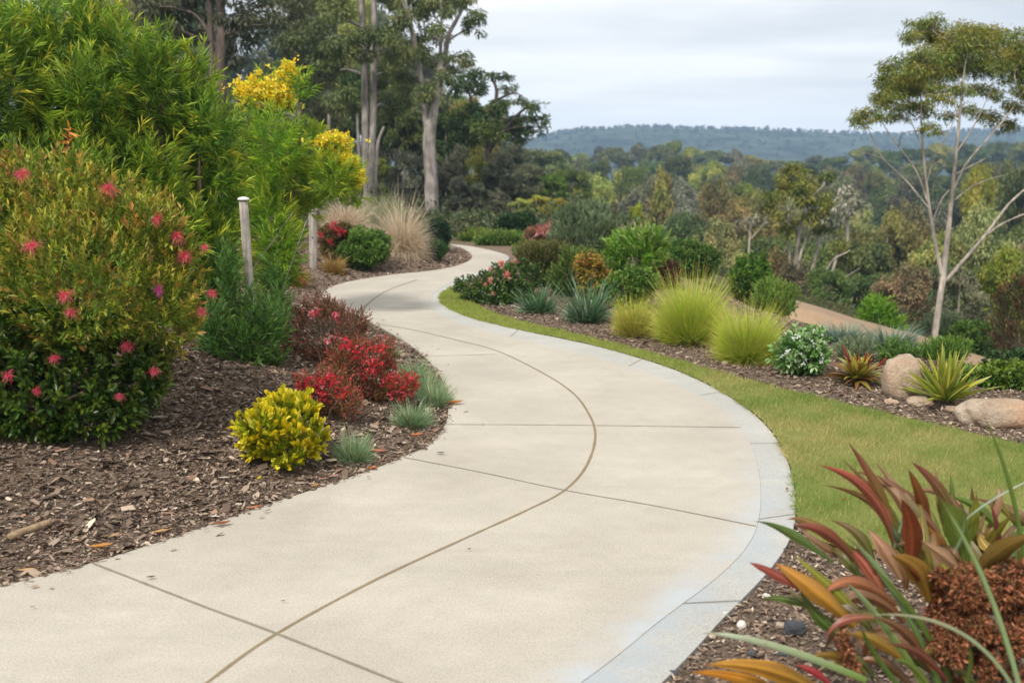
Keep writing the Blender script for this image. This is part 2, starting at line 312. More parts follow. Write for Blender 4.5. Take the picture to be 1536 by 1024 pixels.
def strip(pix, w, mat, name, z=0.0015, n=10):
    c = crom([flat(*p) for p in pix], n); t = unit(np.gradient(c, axis=0)); s = np.stack([-t[:, 1], t[:, 0]], 1) * w / 2
    rr = np.random.default_rng(int(pix[0][0])); s = s * (1 + rr.normal(0, 0.10, (len(c), 1))); g = Geo()
    V = np.concatenate([np.c_[c + s, np.full(len(c), z)], np.c_[c - s, np.full(len(c), z)]]); j = np.arange(len(c) - 1); k = len(c)
    g.add(V, np.stack([j, j + 1, j + k + 1, j + k], 1), np.zeros(3)); o = g.build(name, mat, path); return o
strip([(150, 1150), (310, 1024), (415, 950), (560, 871), (700, 806), (790, 765), (847, 735), (880, 698), (893, 655), (884, 622), (858, 588), (810, 557), (745, 526), (685, 510), (625, 496), (565, 485)], 0.015, M_JOINT, 'joint_strip')
for q, w in (([(140, 845), (215, 874), (310, 911), (415, 950), (600, 1024), (772, 1094)], 0.011), ([(606, 686), (720, 708), (847, 735), (990, 760), (1134, 789)], 0.007), ([(670, 636.5), (780, 637), (893, 638), (1000, 639.5), (1110, 641)], 0.007), ([(540, 472), (556, 452), (585, 434), (625, 420)], 0.02), ([(560, 461), (620, 462), (655, 464)], 0.008), ([(640, 534), (700, 533), (745, 531)], 0.007)):
    strip(q, w, M_GROOVE, 'joint_groove', z=0.0025)
for f in (2.2, 3.3, 4.12, 4.85, 5.7, 6.6, 8.0):
    a, b = EK[int(f * NS)], EO[int(f * NS)]; s_ = unit(np.array([b[1] - a[1], a[0] - b[0]])) * .0025; g = Geo(); g.add(np.array([[*(a + s_), .002], [*(a - s_), .002], [*(b - s_), .002], [*(b + s_), .002]]), np.array([[0, 1, 2, 3]]), np.zeros(3)); g.build('kerb_groove', M_GROOVE, bpy.data.objects['kerb'])

# lawn
BED = [(672, 434), (690, 440), (704, 452), (740, 470), (800, 487), (860, 501), (940, 521), (1000, 537), (1080, 559), (1160, 581), (1250, 602), (1350, 626), (1440, 646), (1536, 668), (1720, 705)]
i0, i1 = 4 * NS + 1, 12 * NS + 6
LAWN_IN = EO[i0:i1][::-1] + unit(EO[i0:i1][::-1] - EK[i0:i1][::-1]) * 0.006
LAWN_POLY = np.vstack([LAWN_IN, [flat(*p) for p in [(1215, 806), (1262, 822), (1330, 826), (1450, 835), (1750, 850)]], crom([flat(*p) for p in BED], 6)[::-1]])
def inside(poly, x, y):
    x = np.asarray(x); y = np.asarray(y); r = np.zeros(x.shape, bool); j = len(poly) - 1
    for i in range(len(poly)):
        xi, yi = poly[i]; xj, yj = poly[j]
        c = ((yi > y) != (yj > y)) & (x < (xj - xi) * (y - yi) / (yj - yi + 1e-12) + xi); r ^= c; j = i
    return r
def turfcol(x, y, n, rng):
    k = np.clip(0.45 + 0.75 * wob(x, y, 1.7, 0.5) + 0.55 * wob(x, y, 6, 2), 0, 1)[:, None]
    c = lin(128, 152, 70) * (1 - k) + lin(194, 182, 122) * k
    far = sst(6.5, 9.0, y)[:, None]; c = c * (1 - far) + lin(152, 170, 74) * far
    dry = ((rng.random(n) < 0.18 + 0.12 * k[:, 0]) & True)[:, None]; c = np.where(dry, lin(190, 172, 112), c); return c * rng.uniform(0.7, 1.3, (n, 1))
def build_lawn():
    from mathutils.geometry import tessellate_polygon
    pl = [Vector((p[0], p[1], 0)) for p in LAWN_POLY]; tr = tessellate_polygon([pl]); g = Geo()
    g.add(np.array([[p[0], p[1], 0.004] for p in LAWN_POLY]), np.array(tr), lin(140, 150, 76)); tag(g.build('lawn', M_TURF), kind='structure')
    rng = np.random.default_rng(5); lo = LAWN_POLY.min(0); hi = LAWN_POLY.max(0); n = 520000
    x = rng.uniform(lo[0], min(hi[0], 4.2), n); y = rng.uniform(lo[1], hi[1], n); k = inside(LAWN_POLY, x + rng.normal(0, .012, n), y + rng.normal(0, .012, n)) & (np.abs(x) < 0.56 * y + 0.3); x, y = x[k], y[k]; n = len(x)
    th = rng.uniform(0, 2 * PI, n); ln = rng.uniform(0.014, 0.05, n) * (0.85 + 0.5 * wob(x, y, 6)); w = rng.uniform(0.002, 0.0045, n) * np.clip(y / 6, 0.8, 1.9)
    b = np.stack([x, y, np.full(n, 0.002)], 1); s = np.stack([np.cos(th), np.sin(th), 0 * th], 1) * w[:, None] / 2; lean = np.stack([rng.normal(0, .5, n), rng.normal(0, .5, n), np.ones(n)], 1)
    tip = b + unit(lean) * ln[:, None]; V = np.stack([b - s, b + s, tip], 1).reshape(-1, 3); i = np.arange(n) * 3; c = np.repeat(turfcol(x, y, n, rng), 3, 0)
    g = Geo(); g.add(V, np.stack([i, i + 1, i + 2], 1), c)
    m = 5200; k = rng.integers(0, len(LAWN_IN) - 1, m); q = LAWN_IN[k] + (LAWN_IN[k + 1] - LAWN_IN[k]) * rng.random((m, 1)) + rng.normal(0, .012, (m, 2)); tn = unit(LAWN_IN[k + 1] - LAWN_IN[k]); nn = np.stack([-tn[:, 1], tn[:, 0]], 1); nn *= np.sign(((EK[i0:i1][::-1][k] - LAWN_IN[k]) * nn).sum(1))[:, None]
    keep = wob(q[:, 0] * 3, q[:, 1] * 3, 2.0) + rng.normal(0, .5, m) > .1; q, nn = q[keep], nn[keep]; m = len(q)
    d = np.stack([nn[:, 0] * rng.uniform(-.2, 1.3, m) + rng.normal(0, .4, m), nn[:, 1] * rng.uniform(-.2, 1.3, m) + rng.normal(0, .4, m), np.ones(m)], 1); ribbons(g, np.c_[q, np.zeros(m)], d, rng.uniform(.03, .07, m), rng.uniform(.0025, .0045, m), .5, 3, turfcol(q[:, 0], q[:, 1], m, rng), turfcol(q[:, 0], q[:, 1], m, rng), rng)
    o = g.build('grass', M_TURF); tag(o, 'short green and straw coloured turf blades beside the concrete path', 'grass', kind='stuff')
build_lawn()

# dirt track cut into the slope below the bed
def build_track():
    top = [P(*p) for p in [(1150, 452), (1190, 464), (1240, 478), (1290, 494), (1350, 511), (1410, 528), (1475, 547), (1530, 566)]]
    c = crom([p[:2] for p in top], 6); nrm = unit(c - 0); g = Geo(); n = len(c); u = np.linspace(0, 1, 7)
    W = 2.3; X = c[:, None] - unit(c)[:, None] * (u * W)[None, :, None] ; Z = hz(X[..., 0], X[..., 1]) + 0.16 + 0.06 * np.sin(PI * u)[None]
    Z[:, 0] -= .3; Z[:, -1] -= .3
    i = (np.arange(n - 1)[:, None] * 7 + np.arange(6)[None]).ravel(); g.add(np.concatenate([X, Z[..., None]], -1).reshape(-1, 3), np.stack([i, i + 1, i + 8, i + 7], 1), np.zeros(3))
    tag(g.build('dirt_track', M_DIRT, smooth=True), kind='structure'); return np.vstack([X[:, 0], X[::-1, -1]])
TRACK = build_track()

# hills
def build_hills():
    D = 1000.0; px = np.array([-900, 0, 500, 780, 815, 870, 940, 1000, 1060, 1100, 1180, 1280, 1340, 1400, 1470, 1536, 1800, 2600]); py = np.array([215, 212, 214, 206, 200, 191, 186, 187, 189, 191, 194, 197, 199, 196, 190, 184, 182, 205])
    rng = np.random.default_rng(3)
    xs = np.linspace(-1000, 1300, 420); pxx = xs / D * FPX + 768; yy = np.interp(pxx, px, py); top = CAM[2] + D * (249 - yy) / FPX * 1.0 - 5
    ys = np.linspace(620, 1150, 60); prof = np.where(ys < D, sst(600, D, ys) ** 0.8, 1 - 0.5 * sst(D, 1300, ys))
    X, Y = np.meshgrid(xs, ys); Z = -16 + (top[None] + 16) * prof[:, None] + 1.6 * wob(X, Y, 0.02, 1) + 4 * wob(X, Y, 0.006, 5) * (1 - prof[:, None])
    m = len(xs); i = (np.arange(len(ys) - 1)[:, None] * m + np.arange(m - 1)[None]).ravel(); g = Geo()
    g.add(np.stack([X, Y, Z], -1).reshape(-1, 3), np.stack([i, i + 1, i + m + 1, i + m], 1), np.zeros(3)); tag(g.build('hills', M_HILL, smooth=True), kind='structure')
    # tree cover on the hills: crowns as tufts of leafy faces, one mass
    n = 4200; k = rng.integers(0, len(xs), n); r = rng.integers(8, 46, n); r = np.where(rng.random(n) < 0.4, rng.integers(39, 45, n), r); cx = X[r, k] + rng.normal(0, 2, n); cyy = Y[r, k]; cz = Z[r, k]
    q = 16; sz = rng.uniform(1.0, 2.3, n); big = rng.random(n) < 0.04; sz = np.where(big, sz * 1.35, sz); c = np.repeat(np.stack([cx, cyy, cz + sz * 0.7], 1), q, 0); s = np.repeat(sz, q)
    d = unit(rng.normal(0, 1, (n * q, 3))); tone = np.repeat(rng.uniform(0.4, 1.6, n), q)[:, None]; g = Geo()
    leaves(g, c + d * s[:, None] * 0.4, unit(d + rng.normal(0, .6, d.shape)), s * 0.9, s * 0.7, lin(52, 62, 48) * tone * rng.uniform(.8, 1.2, (n * q, 1)), rng)
    tag(g.build('hill_forest', M_LEAF), 'dark tree cover over the blue hazy hill on the skyline', 'forest', kind='stuff')
build_hills()

# haze: still air that fades the far hills to blue
def build_haze():
    x0, x1, y0, y1, z0, z1 = -1520, 1520, -60, 1520, -45, 68
    V = np.array([[x, y, z] for z in (z0, z1) for y in (y0, y1) for x in (x0, x1)]); F = np.array([[0, 2, 3, 1], [4, 5, 7, 6], [0, 1, 5, 4], [2, 6, 7, 3], [0, 4, 6, 2], [1, 3, 7, 5]])
    m = bpy.data.materials.new('haze_air'); m.use_nodes = True; nt = m.node_tree; nt.nodes.remove(nt.nodes['Principled BSDF'])
    v = nt.nodes.new('ShaderNodeVolumePrincipled'); v.inputs['Color'].default_value = (0.50, 0.73, 1.0, 1); v.inputs['Density'].default_value = 0.00062
    nt.links.new(v.outputs[0], nt.nodes['Material Output'].inputs['Volume']); g = Geo(); g.add(V, F, np.zeros(3)); tag(g.build('haze', m), 'thin blue haze lying over the valley and hills', 'haze', kind='stuff')
build_haze()

# ------------------------------------------------------------------ plants
def lump_points(rng, lumps, n, inner=0.3):
    """points on (and a share inside) a union of ellipsoids: lumps (m,6) centre and radii"""
    a = (lumps[:, 3] * lumps[:, 4] + lumps[:, 3] * lumps[:, 5] + lumps[:, 4] * lumps[:, 5]); k = rng.choice(len(lumps), int(n * 1.9), p=a / a.sum())
    d = unit(rng.normal(0, 1, (len(k), 3))); f = np.where(rng.random(len(k)) < inner, rng.uniform(0.45, 0.95, len(k)), rng.uniform(0.9, 1.06, len(k)))
    p = lumps[k, :3] + d * lumps[k, 3:] * f[:, None]; nr = unit(d / lumps[k, 3:])
    q = ((p[:, None] - lumps[None, :, :3]) / lumps[None, :, 3:]); ins = ((q ** 2).sum(-1) < 0.62); ins[np.arange(len(k)), k] = False
    ok = ~ins.any(1); return p[ok][:n], nr[ok][:n], k[ok][:n]

STY = {  # leaf length, width (m), leaves per sprig, sprig length, leaf angle, upward pull, fold, droop
    'willow': dict(ll=.12, lw=.0105, nl=20, sl=.24, ang=.62, up=1.0, droop=.22),
    'fine':   dict(ll=.045, lw=.006, nl=16, sl=.16, ang=.5, up=1.1, droop=.0),
    'box':    dict(ll=.034, lw=.016, nl=12, sl=.09, ang=.9, up=.6, droop=.1, rnd=True),
    'oval':   dict(ll=.055, lw=.024, nl=10, sl=.10, ang=.95, up=.6, droop=.15, rnd=True),
    'grev':   dict(ll=.042, lw=.012, nl=15, sl=.12, ang=.75, up=.9, droop=.05),
    'tiny':   dict(ll=.020, lw=.009, nl=16, sl=.11, ang=.8, up=.8, droop=.0),
    'feather':dict(ll=.09, lw=.005, nl=16, sl=.22, ang=.45, up=1.6, droop=.05)}
def auto_lumps(rng, base, W, H, n=9, D=None):
    D = D or W; L = [[0, 0, 0.45 * H, W * .36, D * .36, H * .42]]
    for i in range(n):
        a = 2 * PI * i / n + rng.uniform(-.4, .4); r = rng.uniform(.18, .32); z = rng.uniform(.25, .74); s = rng.uniform(.17, .28); L.append([math.cos(a) * W * r, math.sin(a) * D * r, z * H, W * s, D * s, H * s * rng.uniform(.8, 1.1)])
    for i in range(max(2, n // 3)): s = rng.uniform(.15, .22); L.append([rng.uniform(-.2, .2) * W, rng.uniform(-.2, .2) * D, H * rng.uniform(.72, .82), W * s, D * s, H * s])
    L = np.array(L); L[:, :3] += base; return L
def foliage(g, rng, lumps, sty, cols, tip, tipamt=0.7, cover=2.2, dep=6.0, cap=60000, inner=.3, twig=None, tipvar=1.0, k_scale=1.0):
    s = dict(STY[sty]); k = k_scale * max(1.0, 2.6 * dep / 995 / s['ll'] if sty not in ('feather',) else 1.0); kw = max(k, 0.95 * dep / 995 / s['lw'])
    ll, lw, sl = s['ll'] * k, s['lw'] * kw, s['sl'] * k
    S = (4 * PI * ((lumps[:, 3] * lumps[:, 4] + lumps[:, 3] * lumps[:, 5] + lumps[:, 4] * lumps[:, 5]) / 3)).sum() * 0.5
    nleaf = int(min(cap, cover * S / (0.5 * ll * lw))); ns = max(8, nleaf // s['nl'])
    p, nr, li = lump_points(rng, lumps, ns, inner); ns = len(p); up = np.array([0, 0, 1.0])
    d = unit(nr + up * s['up'] + rng.normal(0, .35, nr.shape)); p0 = p - d * sl * 0.7
    nl = s['nl']; t = (np.arange(nl)[None] + rng.random((ns, nl))) / nl; D = np.repeat(d, nl, 0); T = t.ravel()
    a = unit(np.cross(D, rng.normal(0, 1, D.shape))); ang = s['ang'] * (1.25 - 0.7 * T)[:, None]; ld = unit(D * np.cos(ang) + a * np.sin(ang))
    pos = np.repeat(p0, nl, 0) + D * (T * sl)[:, None]
    cols = np.array(cols); lc = cols[rng.integers(0, len(cols), len(lumps))]; sc = cols[rng.integers(0, len(cols), ns)]; base = lc[li] * .5 + sc * .5; base = base * rng.uniform(.68, 1.3, (ns, 1)) * rng.uniform(.85, 1.15, len(lumps))[li][:, None]
    tp = np.array(tip); tp = tp[rng.integers(0, len(tp), ns)] if tp.ndim == 2 else np.tile(tp, (ns, 1)); ta = tipamt * rng.random(ns) ** tipvar
    m = (np.clip((T - .35) / .65, 0, 1) * np.repeat(ta, nl))[:, None]; c = np.repeat(base, nl, 0) * (1 - m) + np.repeat(tp, nl, 0) * m; c = c * rng.uniform(.8, 1.2, (len(c), 1))
    leaves(g, pos, ld, ll * rng.uniform(.65, 1.15, len(pos)), lw * rng.uniform(.75, 1.2, len(pos)), c, rng, droop=s['droop'], rnd=s.get('rnd', False))
    return p, d
def stems(rng, base, lumps, r, n, parent, mat=M_TWIG, top=.8):
    g = Geo()
    for i in range(n):
        l = lumps[rng.integers(0, len(lumps))]; e = l[:3] * .8 + lumps[:, :3].mean(0) * .2 + rng.normal(0, .2, 3) * l[3:]; b = base + np.r_[rng.normal(0, 1.6 * r, 2), -.06]; m = b * .5 + e * .5 + np.r_[rng.normal(0, .06, 2), .1 * (e[2] - b[2])]
        tube(g, crom([b, m, e], 6), np.linspace(r, r * .3, 13), np.zeros(3), 6)
    return g.build('stem', mat, parent)

def shrub(name, label, cat, box, sty, cols, tip, tipamt=.6, seed=1, dep=None, nl=9, cover=2.2, cap=40000, mat=None, group=None, lumps=None, flat_=1.0, inner=.3, tipvar=1.0, base=None, stem_r=None, kd=1.0, k_scale=1.0):
    rng = np.random.default_rng(seed); x0, x1, y0, y1 = box
    b = P((x0 + x1) / 2, y1) if base is None else base
    if dep is not None: b = at((x0 + x1) / 2, y1, dep); b[2] = hz(b[:1], b[1:2])[0]
    dp = dep_of(b); W = pxs(x1 - x0, dp); topz = at((x0 + x1) / 2, y0, dp)[2]; H = max(.1, topz - b[2])
    b = b + np.array([0, W * .25 * kd, 0]) if dep is None and base is None else b
    b[2] = hz(b[:1], b[1:2])[0]
    t = thing(name, label, cat, b, group); L = auto_lumps(rng, b, W, H, nl, W * kd) if lumps is None else lumps
    g = Geo(); foliage(g, rng, L, sty, cols, tip, tipamt, cover, dp, cap, inner, tipvar=tipvar, k_scale=k_scale); g.build('foliage', mat or M_LEAF, t)
    stems(rng, b, L, stem_r or max(.006, W * .014), 6, t); return t, L, dp, rng
def px_lumps(spec, dep, rng, yj=.25, thick=.8):
    """lumps given by picture position and radii, spread in depth"""
    o = []
    for (px, py, rx, ry, *dd) in spec:
        dp = dd[0] if dd else dep + rng.uniform(-yj, yj); c = at(px, py, dp); o.append([*c, pxs(rx, dp), pxs(rx, dp) * thick, pxs(ry, dp)])
    return np.array(o)
def blossom(name, parent, c, r, cols, rng, n=60, L=1.0, w=.1, mat=None, droop=.2, fl=.8):
    g = Geo(); d = unit(rng.normal(0, 1, (n, 3)) + np.array([0, -.5, .5])); k = np.array(cols); cc = k[rng.integers(0, len(k), n)] * rng.uniform(.8, 1.2, (n, 1))
    ribbons(g, c + d * r * .15 * np.array([1, 1, fl]), d * np.array([1, 1, fl]), r * L * rng.uniform(.7, 1.1, n), r * w, droop, 3, cc, cc * .9 + .05, rng, 'petal', curl=.25); return g.build(name, mat or M_PETAL, parent)
#PLANTS
STY['needle'] = dict(ll=.055, lw=.005, nl=22, sl=.20, ang=.6, up=.8, droop=.05)
STY['paddle'] = dict(ll=.040, lw=.024, nl=11, sl=.075, ang=.5, up=.8, droop=-.1, rnd=True)
def hit(px, py, lumps, out=1.0):
    d = ray(px, py); best = None
    for l in lumps:
        o = (CAM - l[:3]) / l[3:]; v = d / l[3:]; a = v @ v; b = 2 * o @ v; c = o @ o - out; q = b * b - 4 * a * c
        if q > 0:
            t = (-b - math.sqrt(q)) / (2 * a)
            if best is None or t < best: best = t
    return None if best is None else CAM + d * best
def ground_pt(px, py, dep):
    b = at(px, py, dep); b[2] = hz(b[:1], b[1:2])[0]; return b

# --- pink flowered bush beside the mulch
def flowering_bush():
    rng = np.random.default_rng(11); dp = 5.5; b = ground_pt(60, 660, dp); t = thing('flowering_shrub', 'large rounded bush with orange tipped foliage and pink spider flowers on the mulch', 'shrub', b)
    up = px_lumps([(60, 400, 190, 130, 5.5), (190, 390, 90, 100, 5.4), (255, 400, 46, 62, 5.4), (80, 300, 90, 68, 5.5), (170, 325, 75, 55, 5.5), (20, 290, 60, 50, 5.4), (235, 470, 62, 70, 5.3), (-70, 420, 150, 160, 5.5), (120, 430, 110, 90, 5.15), (215, 340, 50, 40, 5.3), (270, 460, 34, 40, 5.4)], dp, rng)
    lo = px_lumps([(70, 580, 130, 72, 5.3), (150, 560, 85, 80, 5.3), (30, 540, 120, 90, 5.2), (200, 545, 50, 62, 5.35), (-60, 570, 130, 90, 5.4), (120, 620, 80, 42, 5.25), (40, 625, 80, 38, 5.2)], dp, rng)
    g = Geo(); G = lin(104, 130, 36)
    foliage(g, rng, up, 'grev', [G, lin(92, 122, 32), lin(124, 142, 42), lin(146, 148, 54)], [lin(222, 192, 72), lin(206, 142, 70), lin(196, 190, 62), lin(184, 116, 70)], .85, 2.1, dp, 46000)
    up2 = up.copy(); up2[:, 3:] *= 1.10; foliage(g, rng, up2, 'grev', [lin(112, 138, 44), lin(140, 142, 54)], [lin(222, 160, 84), lin(214, 190, 84), lin(190, 186, 70), lin(196, 120, 80)], .9, .15, dp, 7000, 0.0, tipvar=.5, k_scale=1.25)
    g.build('foliage', M_LEAF, t); g = Geo()
    foliage(g, rng, lo, 'oval', [lin(50, 82, 26), lin(66, 96, 28), lin(84, 104, 30)], [lin(140, 150, 40), lin(120, 120, 40)], .45, 2.3, dp, 20000); g.build('lower_foliage', M_GLOSS, t)
    stems(rng, b, lo, .02, 7, t); allL = np.vstack([up, lo])
    fl = [(35, 262, 13), (163, 284, 14), (48, 368, 14), (237, 328, 10), (266, 354, 12), (277, 384, 13), (100, 443, 13), (107, 468, 10), (238, 435, 9), (192, 518, 11), (82, 537, 9), (12, 562, 10), (56, 585, 8), (180, 594, 7), (232, 556, 9), (308, 370, 7), (318, 440, 9), (303, 468, 9)]
    for x, y, r in fl:
        p = hit(x, y, allL, 1.36); p = at(x, y, 5.2) if p is None else p; dpp = dep_of(p)
        c = [lin(228, 56, 98), lin(222, 76, 106), lin(240, 120, 136), lin(206, 44, 80)] if x != 238 else [lin(196, 50, 150), lin(180, 40, 120)]
        blossom('flower', t, p, pxs(r * 1.05, dpp), c, rng, 130, 1.0, .05, droop=.35)
    # a tall bronze shoot standing out of its top
    g = Geo(); p = np.array([at(98, 262, 5.6), at(100, 225, 5.6), at(104, 192, 5.6)]); tube(g, p, [.006, .005, .002], lin(120, 70, 40), 5); q = crom(p, 10)[4:]
    dd = unit(rng.normal(0, 1, (len(q) * 2, 3)) * np.array([1, 1, .3]) + [0, 0, .4]); ribbons(g, np.repeat(q, 2, 0), dd, .07, .014, .2, 3, lin(190, 120, 40), lin(214, 150, 60), rng, 'lance'); g.build('shoot', M_LEAF, t)
flowering_bush()

def big_shrub(name, label, spec, dp, basepx, cols, tip, tipamt, seed, sty='willow', cap=52000, cover=2.2, cat='shrub', mat=M_LEAF, thick=.8, stem=.035, inner=.3, yj=.35, k_scale=1.0):
    rng = np.random.default_rng(seed); b = ground_pt(basepx[0], basepx[1], dp); t = thing(name, label, cat, b); L = px_lumps(spec, dp, rng, yj, thick); g = Geo()
    foliage(g, rng, L, sty, cols, tip, tipamt, cover, dp, cap, inner, k_scale=k_scale)
    if sty == 'willow': L2 = L.copy(); L2[:, 3:] *= 1.12; foliage(g, rng, L2, sty, cols, tip, 1.0, .25, dp, 8000, 0.0, tipvar=.4, k_scale=1.15)
    g.build('foliage', mat, t); stems(rng, b, L[:6], stem, 8, t); return t, L, rng
WG = [lin(106, 146, 42), lin(84, 126, 38), lin(126, 158, 44), lin(98, 134, 48)]; WT = [lin(208, 220, 66), lin(186, 208, 62), lin(226, 216, 72)]
big_shrub('green_shrub', 'tall willow leaved green shrub at the photo edge behind the pink flowered bush', [(40, 130, 105, 85), (70, 45, 50, 52), (0, 215, 110, 80), (-60, 120, 110, 120), (115, 75, 52, 52), (25, 60, 50, 40), (110, 190, 66, 60), (70, 280, 110, 66), (150, 250, 50, 60), (-40, 300, 110, 100), (20, 380, 120, 90), (110, 20, 26, 34), (150, 40, 26, 36), (130, 130, 50, 45)], 7.6, (40, 470), WG, WT, .75, 21, stem=.02, cover=2.6)
big_shrub('green_shrub', 'broad willow leaved green shrub between the pink flowered bush and the capped post', [(235, 150, 62, 55), (195, 80, 44, 42), (215, 110, 46, 40), (295, 118, 30, 36), (310, 190, 46, 46), (250, 220, 80, 60), (335, 230, 34, 52), (300, 290, 62, 58), (200, 270, 72, 62), (338, 310, 24, 60), (280, 370, 66, 66), (220, 340, 80, 70), (322, 390, 30, 50), (270, 440, 58, 50), (250, 60, 18, 26), (175, 190, 50, 50)], 7.9, (290, 500), WG, WT, .75, 22, stem=.02, cover=2.6)
def wattle():
    sp = [(390, 150, 26, 30), (430, 135, 20, 28), (455, 125, 12, 18), (415, 215, 44, 50), (460, 225, 34, 36), (432, 280, 50, 46), (500, 266, 34, 34), (400, 320, 36, 66), (456, 284, 28, 22), (378, 250, 22, 55), (515, 262, 18, 28), (505, 230, 20, 20), (418, 370, 32, 38), (388, 400, 30, 30), (420, 405, 26, 20), (535, 290, 12, 18)]
    t, L, rng = big_shrub('wattle_shrub', 'feathery light green wattle with yellow blossom on its top behind the posts', sp, 10.4, (412, 430), [lin(132, 166, 42), lin(110, 154, 38), lin(146, 170, 48)], [lin(212, 210, 60), lin(190, 204, 58)], .8, 23, cap=46000, yj=.5, stem=.018)
    for (x, y, rx, ry) in [(388, 136, 32, 20), (415, 142, 22, 22), (434, 108, 14, 15), (500, 212, 30, 11), (516, 240, 20, 17), (536, 268, 13, 13), (362, 136, 9, 13)]:
        n = int(rx * ry * .75) + 16; c = at(x, y, 10.2); d = unit(rng.normal(0, 1, (n, 3))); p = c + d * np.array([pxs(rx, 10.2), pxs(rx, 10.2) * .7, pxs(ry, 10.2)]) * np.abs(rng.normal(0, .62, (n, 1)))
        ns = 7; P2 = np.repeat(p, ns, 0) + rng.normal(0, .012, (n * ns, 3)); k = np.array([lin(252, 226, 56), lin(248, 212, 44), lin(254, 236, 96), lin(206, 206, 52)])[rng.integers(0, 4, n)]; k = np.repeat(k, ns, 0) * rng.uniform(.8, 1.15, (n * ns, 1))
        g = Geo(); leaves(g, P2, rng.normal(0, 1, P2.shape) + [0, 0, .5], .035, .022, k, rng); g.build('blossom', M_PETAL, t)
wattle()
big_shrub('feathery_shrub', 'dark green feathery shrub with hair fine foliage standing at the foot of the weathered post', [(365, 515, 46, 40), (343, 440, 20, 50), (405, 500, 22, 40), (330, 520, 34, 36), (400, 530, 26, 30), (345, 400, 12, 36), (412, 480, 16, 26), (318, 490, 20, 36), (380, 500, 26, 26), (384, 484, 24, 44, 6.9), (372, 470, 14, 40, 6.95), (330, 410, 22, 50, 7.7), (408, 440, 18, 56, 7.75), (420, 470, 16, 40, 7.6), (300, 470, 20, 50, 7.4)], 7.0, (365, 562), [lin(76, 112, 44), lin(86, 124, 48), lin(66, 102, 46)], [lin(132, 162, 62), lin(116, 148, 68)], .6, 24, 'needle', 60000, 2.6, yj=.25, stem=.012)

# --- yellow bush
shrub('yellow_shrub', 'small rounded bush with bright yellow paddle tips on the mulch beside the path', 'shrub', (352, 486, 598, 708), 'paddle', [lin(150, 160, 24), lin(126, 148, 26), lin(170, 172, 30)], [lin(246, 222, 40), lin(240, 208, 28), lin(250, 232, 84)], 1.0, 31, nl=12, cover=2.0, cap=14000, tipvar=.35, mat=M_PETAL, inner=.25)
# --- red shrubs
REDT = [lin(214, 52, 76), lin(198, 44, 58), lin(228, 96, 112), lin(202, 76, 58)]
def px_shrub(name, label, sp, dp, basepx, sty, cols, tip, amt, seed, cap, cover=2.0, mat=M_LEAF, yj=.1, cat='shrub', tipvar=1.0, inner=.35, stem=.01):
    rng = np.random.default_rng(seed); b = ground_pt(basepx[0], basepx[1], dp); t = thing(name, label, cat, b); L = px_lumps(sp, dp, rng, yj, 1.0); g = Geo()
    foliage(g, rng, L, sty, cols, tip, amt, cover, dp, cap, inner, tipvar=tipvar); g.build('foliage', mat, t); stems(rng, b, L, stem, 9, t); return t, L, rng
D1 = dep_of(P(490, 548)); t, L, rng = px_shrub('red_shrub', 'twiggy dark burgundy shrub with pale pink flecks against the path', [(490, 495, 52, 42), (455, 508, 34, 34), (525, 498, 26, 30), (480, 470, 36, 26), (505, 520, 40, 28), (445, 530, 22, 20), (540, 480, 14, 18)], D1, (490, 545), 'tiny', [lin(112, 86, 58), lin(96, 90, 54), lin(124, 84, 62), lin(108, 68, 54)], [lin(200, 80, 84), lin(230, 170, 160), lin(176, 76, 60), lin(130, 74, 60)], .8, 41, 18000, 1.15)
D2 = dep_of(P(575, 606)); px_shrub('red_shrub', 'spreading shrub covered in vivid crimson flowers reaching towards the concrete path edge', [(550, 545, 38, 32), (520, 570, 30, 36), (575, 530, 22, 22), (570, 575, 34, 26), (605, 580, 24, 18), (540, 590, 32, 22), (530, 528, 24, 20), (556, 565, 34, 36), (515, 545, 26, 24)], D2, (555, 606), 'tiny', [lin(116, 84, 50), lin(112, 98, 54), lin(134, 86, 54)], REDT, .9, 42, 24000, 1.3, tipvar=1.5)
D3 = dep_of(P(495, 628)); px_shrub('red_shrub', 'low red flowered shrub just behind the yellow bush', [(485, 585, 38, 30), (520, 598, 22, 26), (462, 580, 22, 20), (500, 565, 26, 18), (495, 605, 32, 22)], D3, (495, 628), 'tiny', [lin(112, 92, 52), lin(124, 84, 52)], REDT, .9, 43, 15000, 1.3, tipvar=1.4)
def flower_sprays():
    rng = np.random.default_rng(44); 
    for nm, sp, dp in (('red_shrub.001', [(540, 530, 24), (570, 522, 18), (548, 555, 20), (590, 570, 24), (612, 578, 26), (600, 590, 20), (560, 545, 18), (520, 515, 14)], D2 - .12), ('red_shrub.002', [(470, 575, 20), (495, 570, 22), (480, 590, 20), (515, 590, 18), (455, 578, 12)], D3 - .12), ('red_shrub', [(505, 475, 9), (470, 470, 14), (500, 508, 14), (540, 515, 10)], D1 - .12)):
        t = bpy.data.objects[nm]
        for x, y, r in sp:
            n = int(r * 1.5) if r > 14 else 22; c = at(x, y, dp); p = c + unit(rng.normal(0, 1, (n, 3))) * np.array([1, 1, .75]) * pxs(r, dp) * rng.uniform(.3, 1, (n, 1)); q = 6; p2 = np.repeat(p, q, 0)
            k = np.array(REDT)[rng.integers(0, 4, n)] if nm != 'red_shrub' else np.array([lin(236, 170, 172), lin(214, 66, 90), lin(228, 120, 124)])[rng.integers(0, 3, n)]
            g = Geo(); leaves(g, p2, rng.normal(0, 1, p2.shape) + [0, -.3, .4], .017, .011, np.repeat(k, q, 0) * rng.uniform(.8, 1.2, (n * q, 1)), rng); g.build('blossom', M_PETAL, t)
flower_sprays()

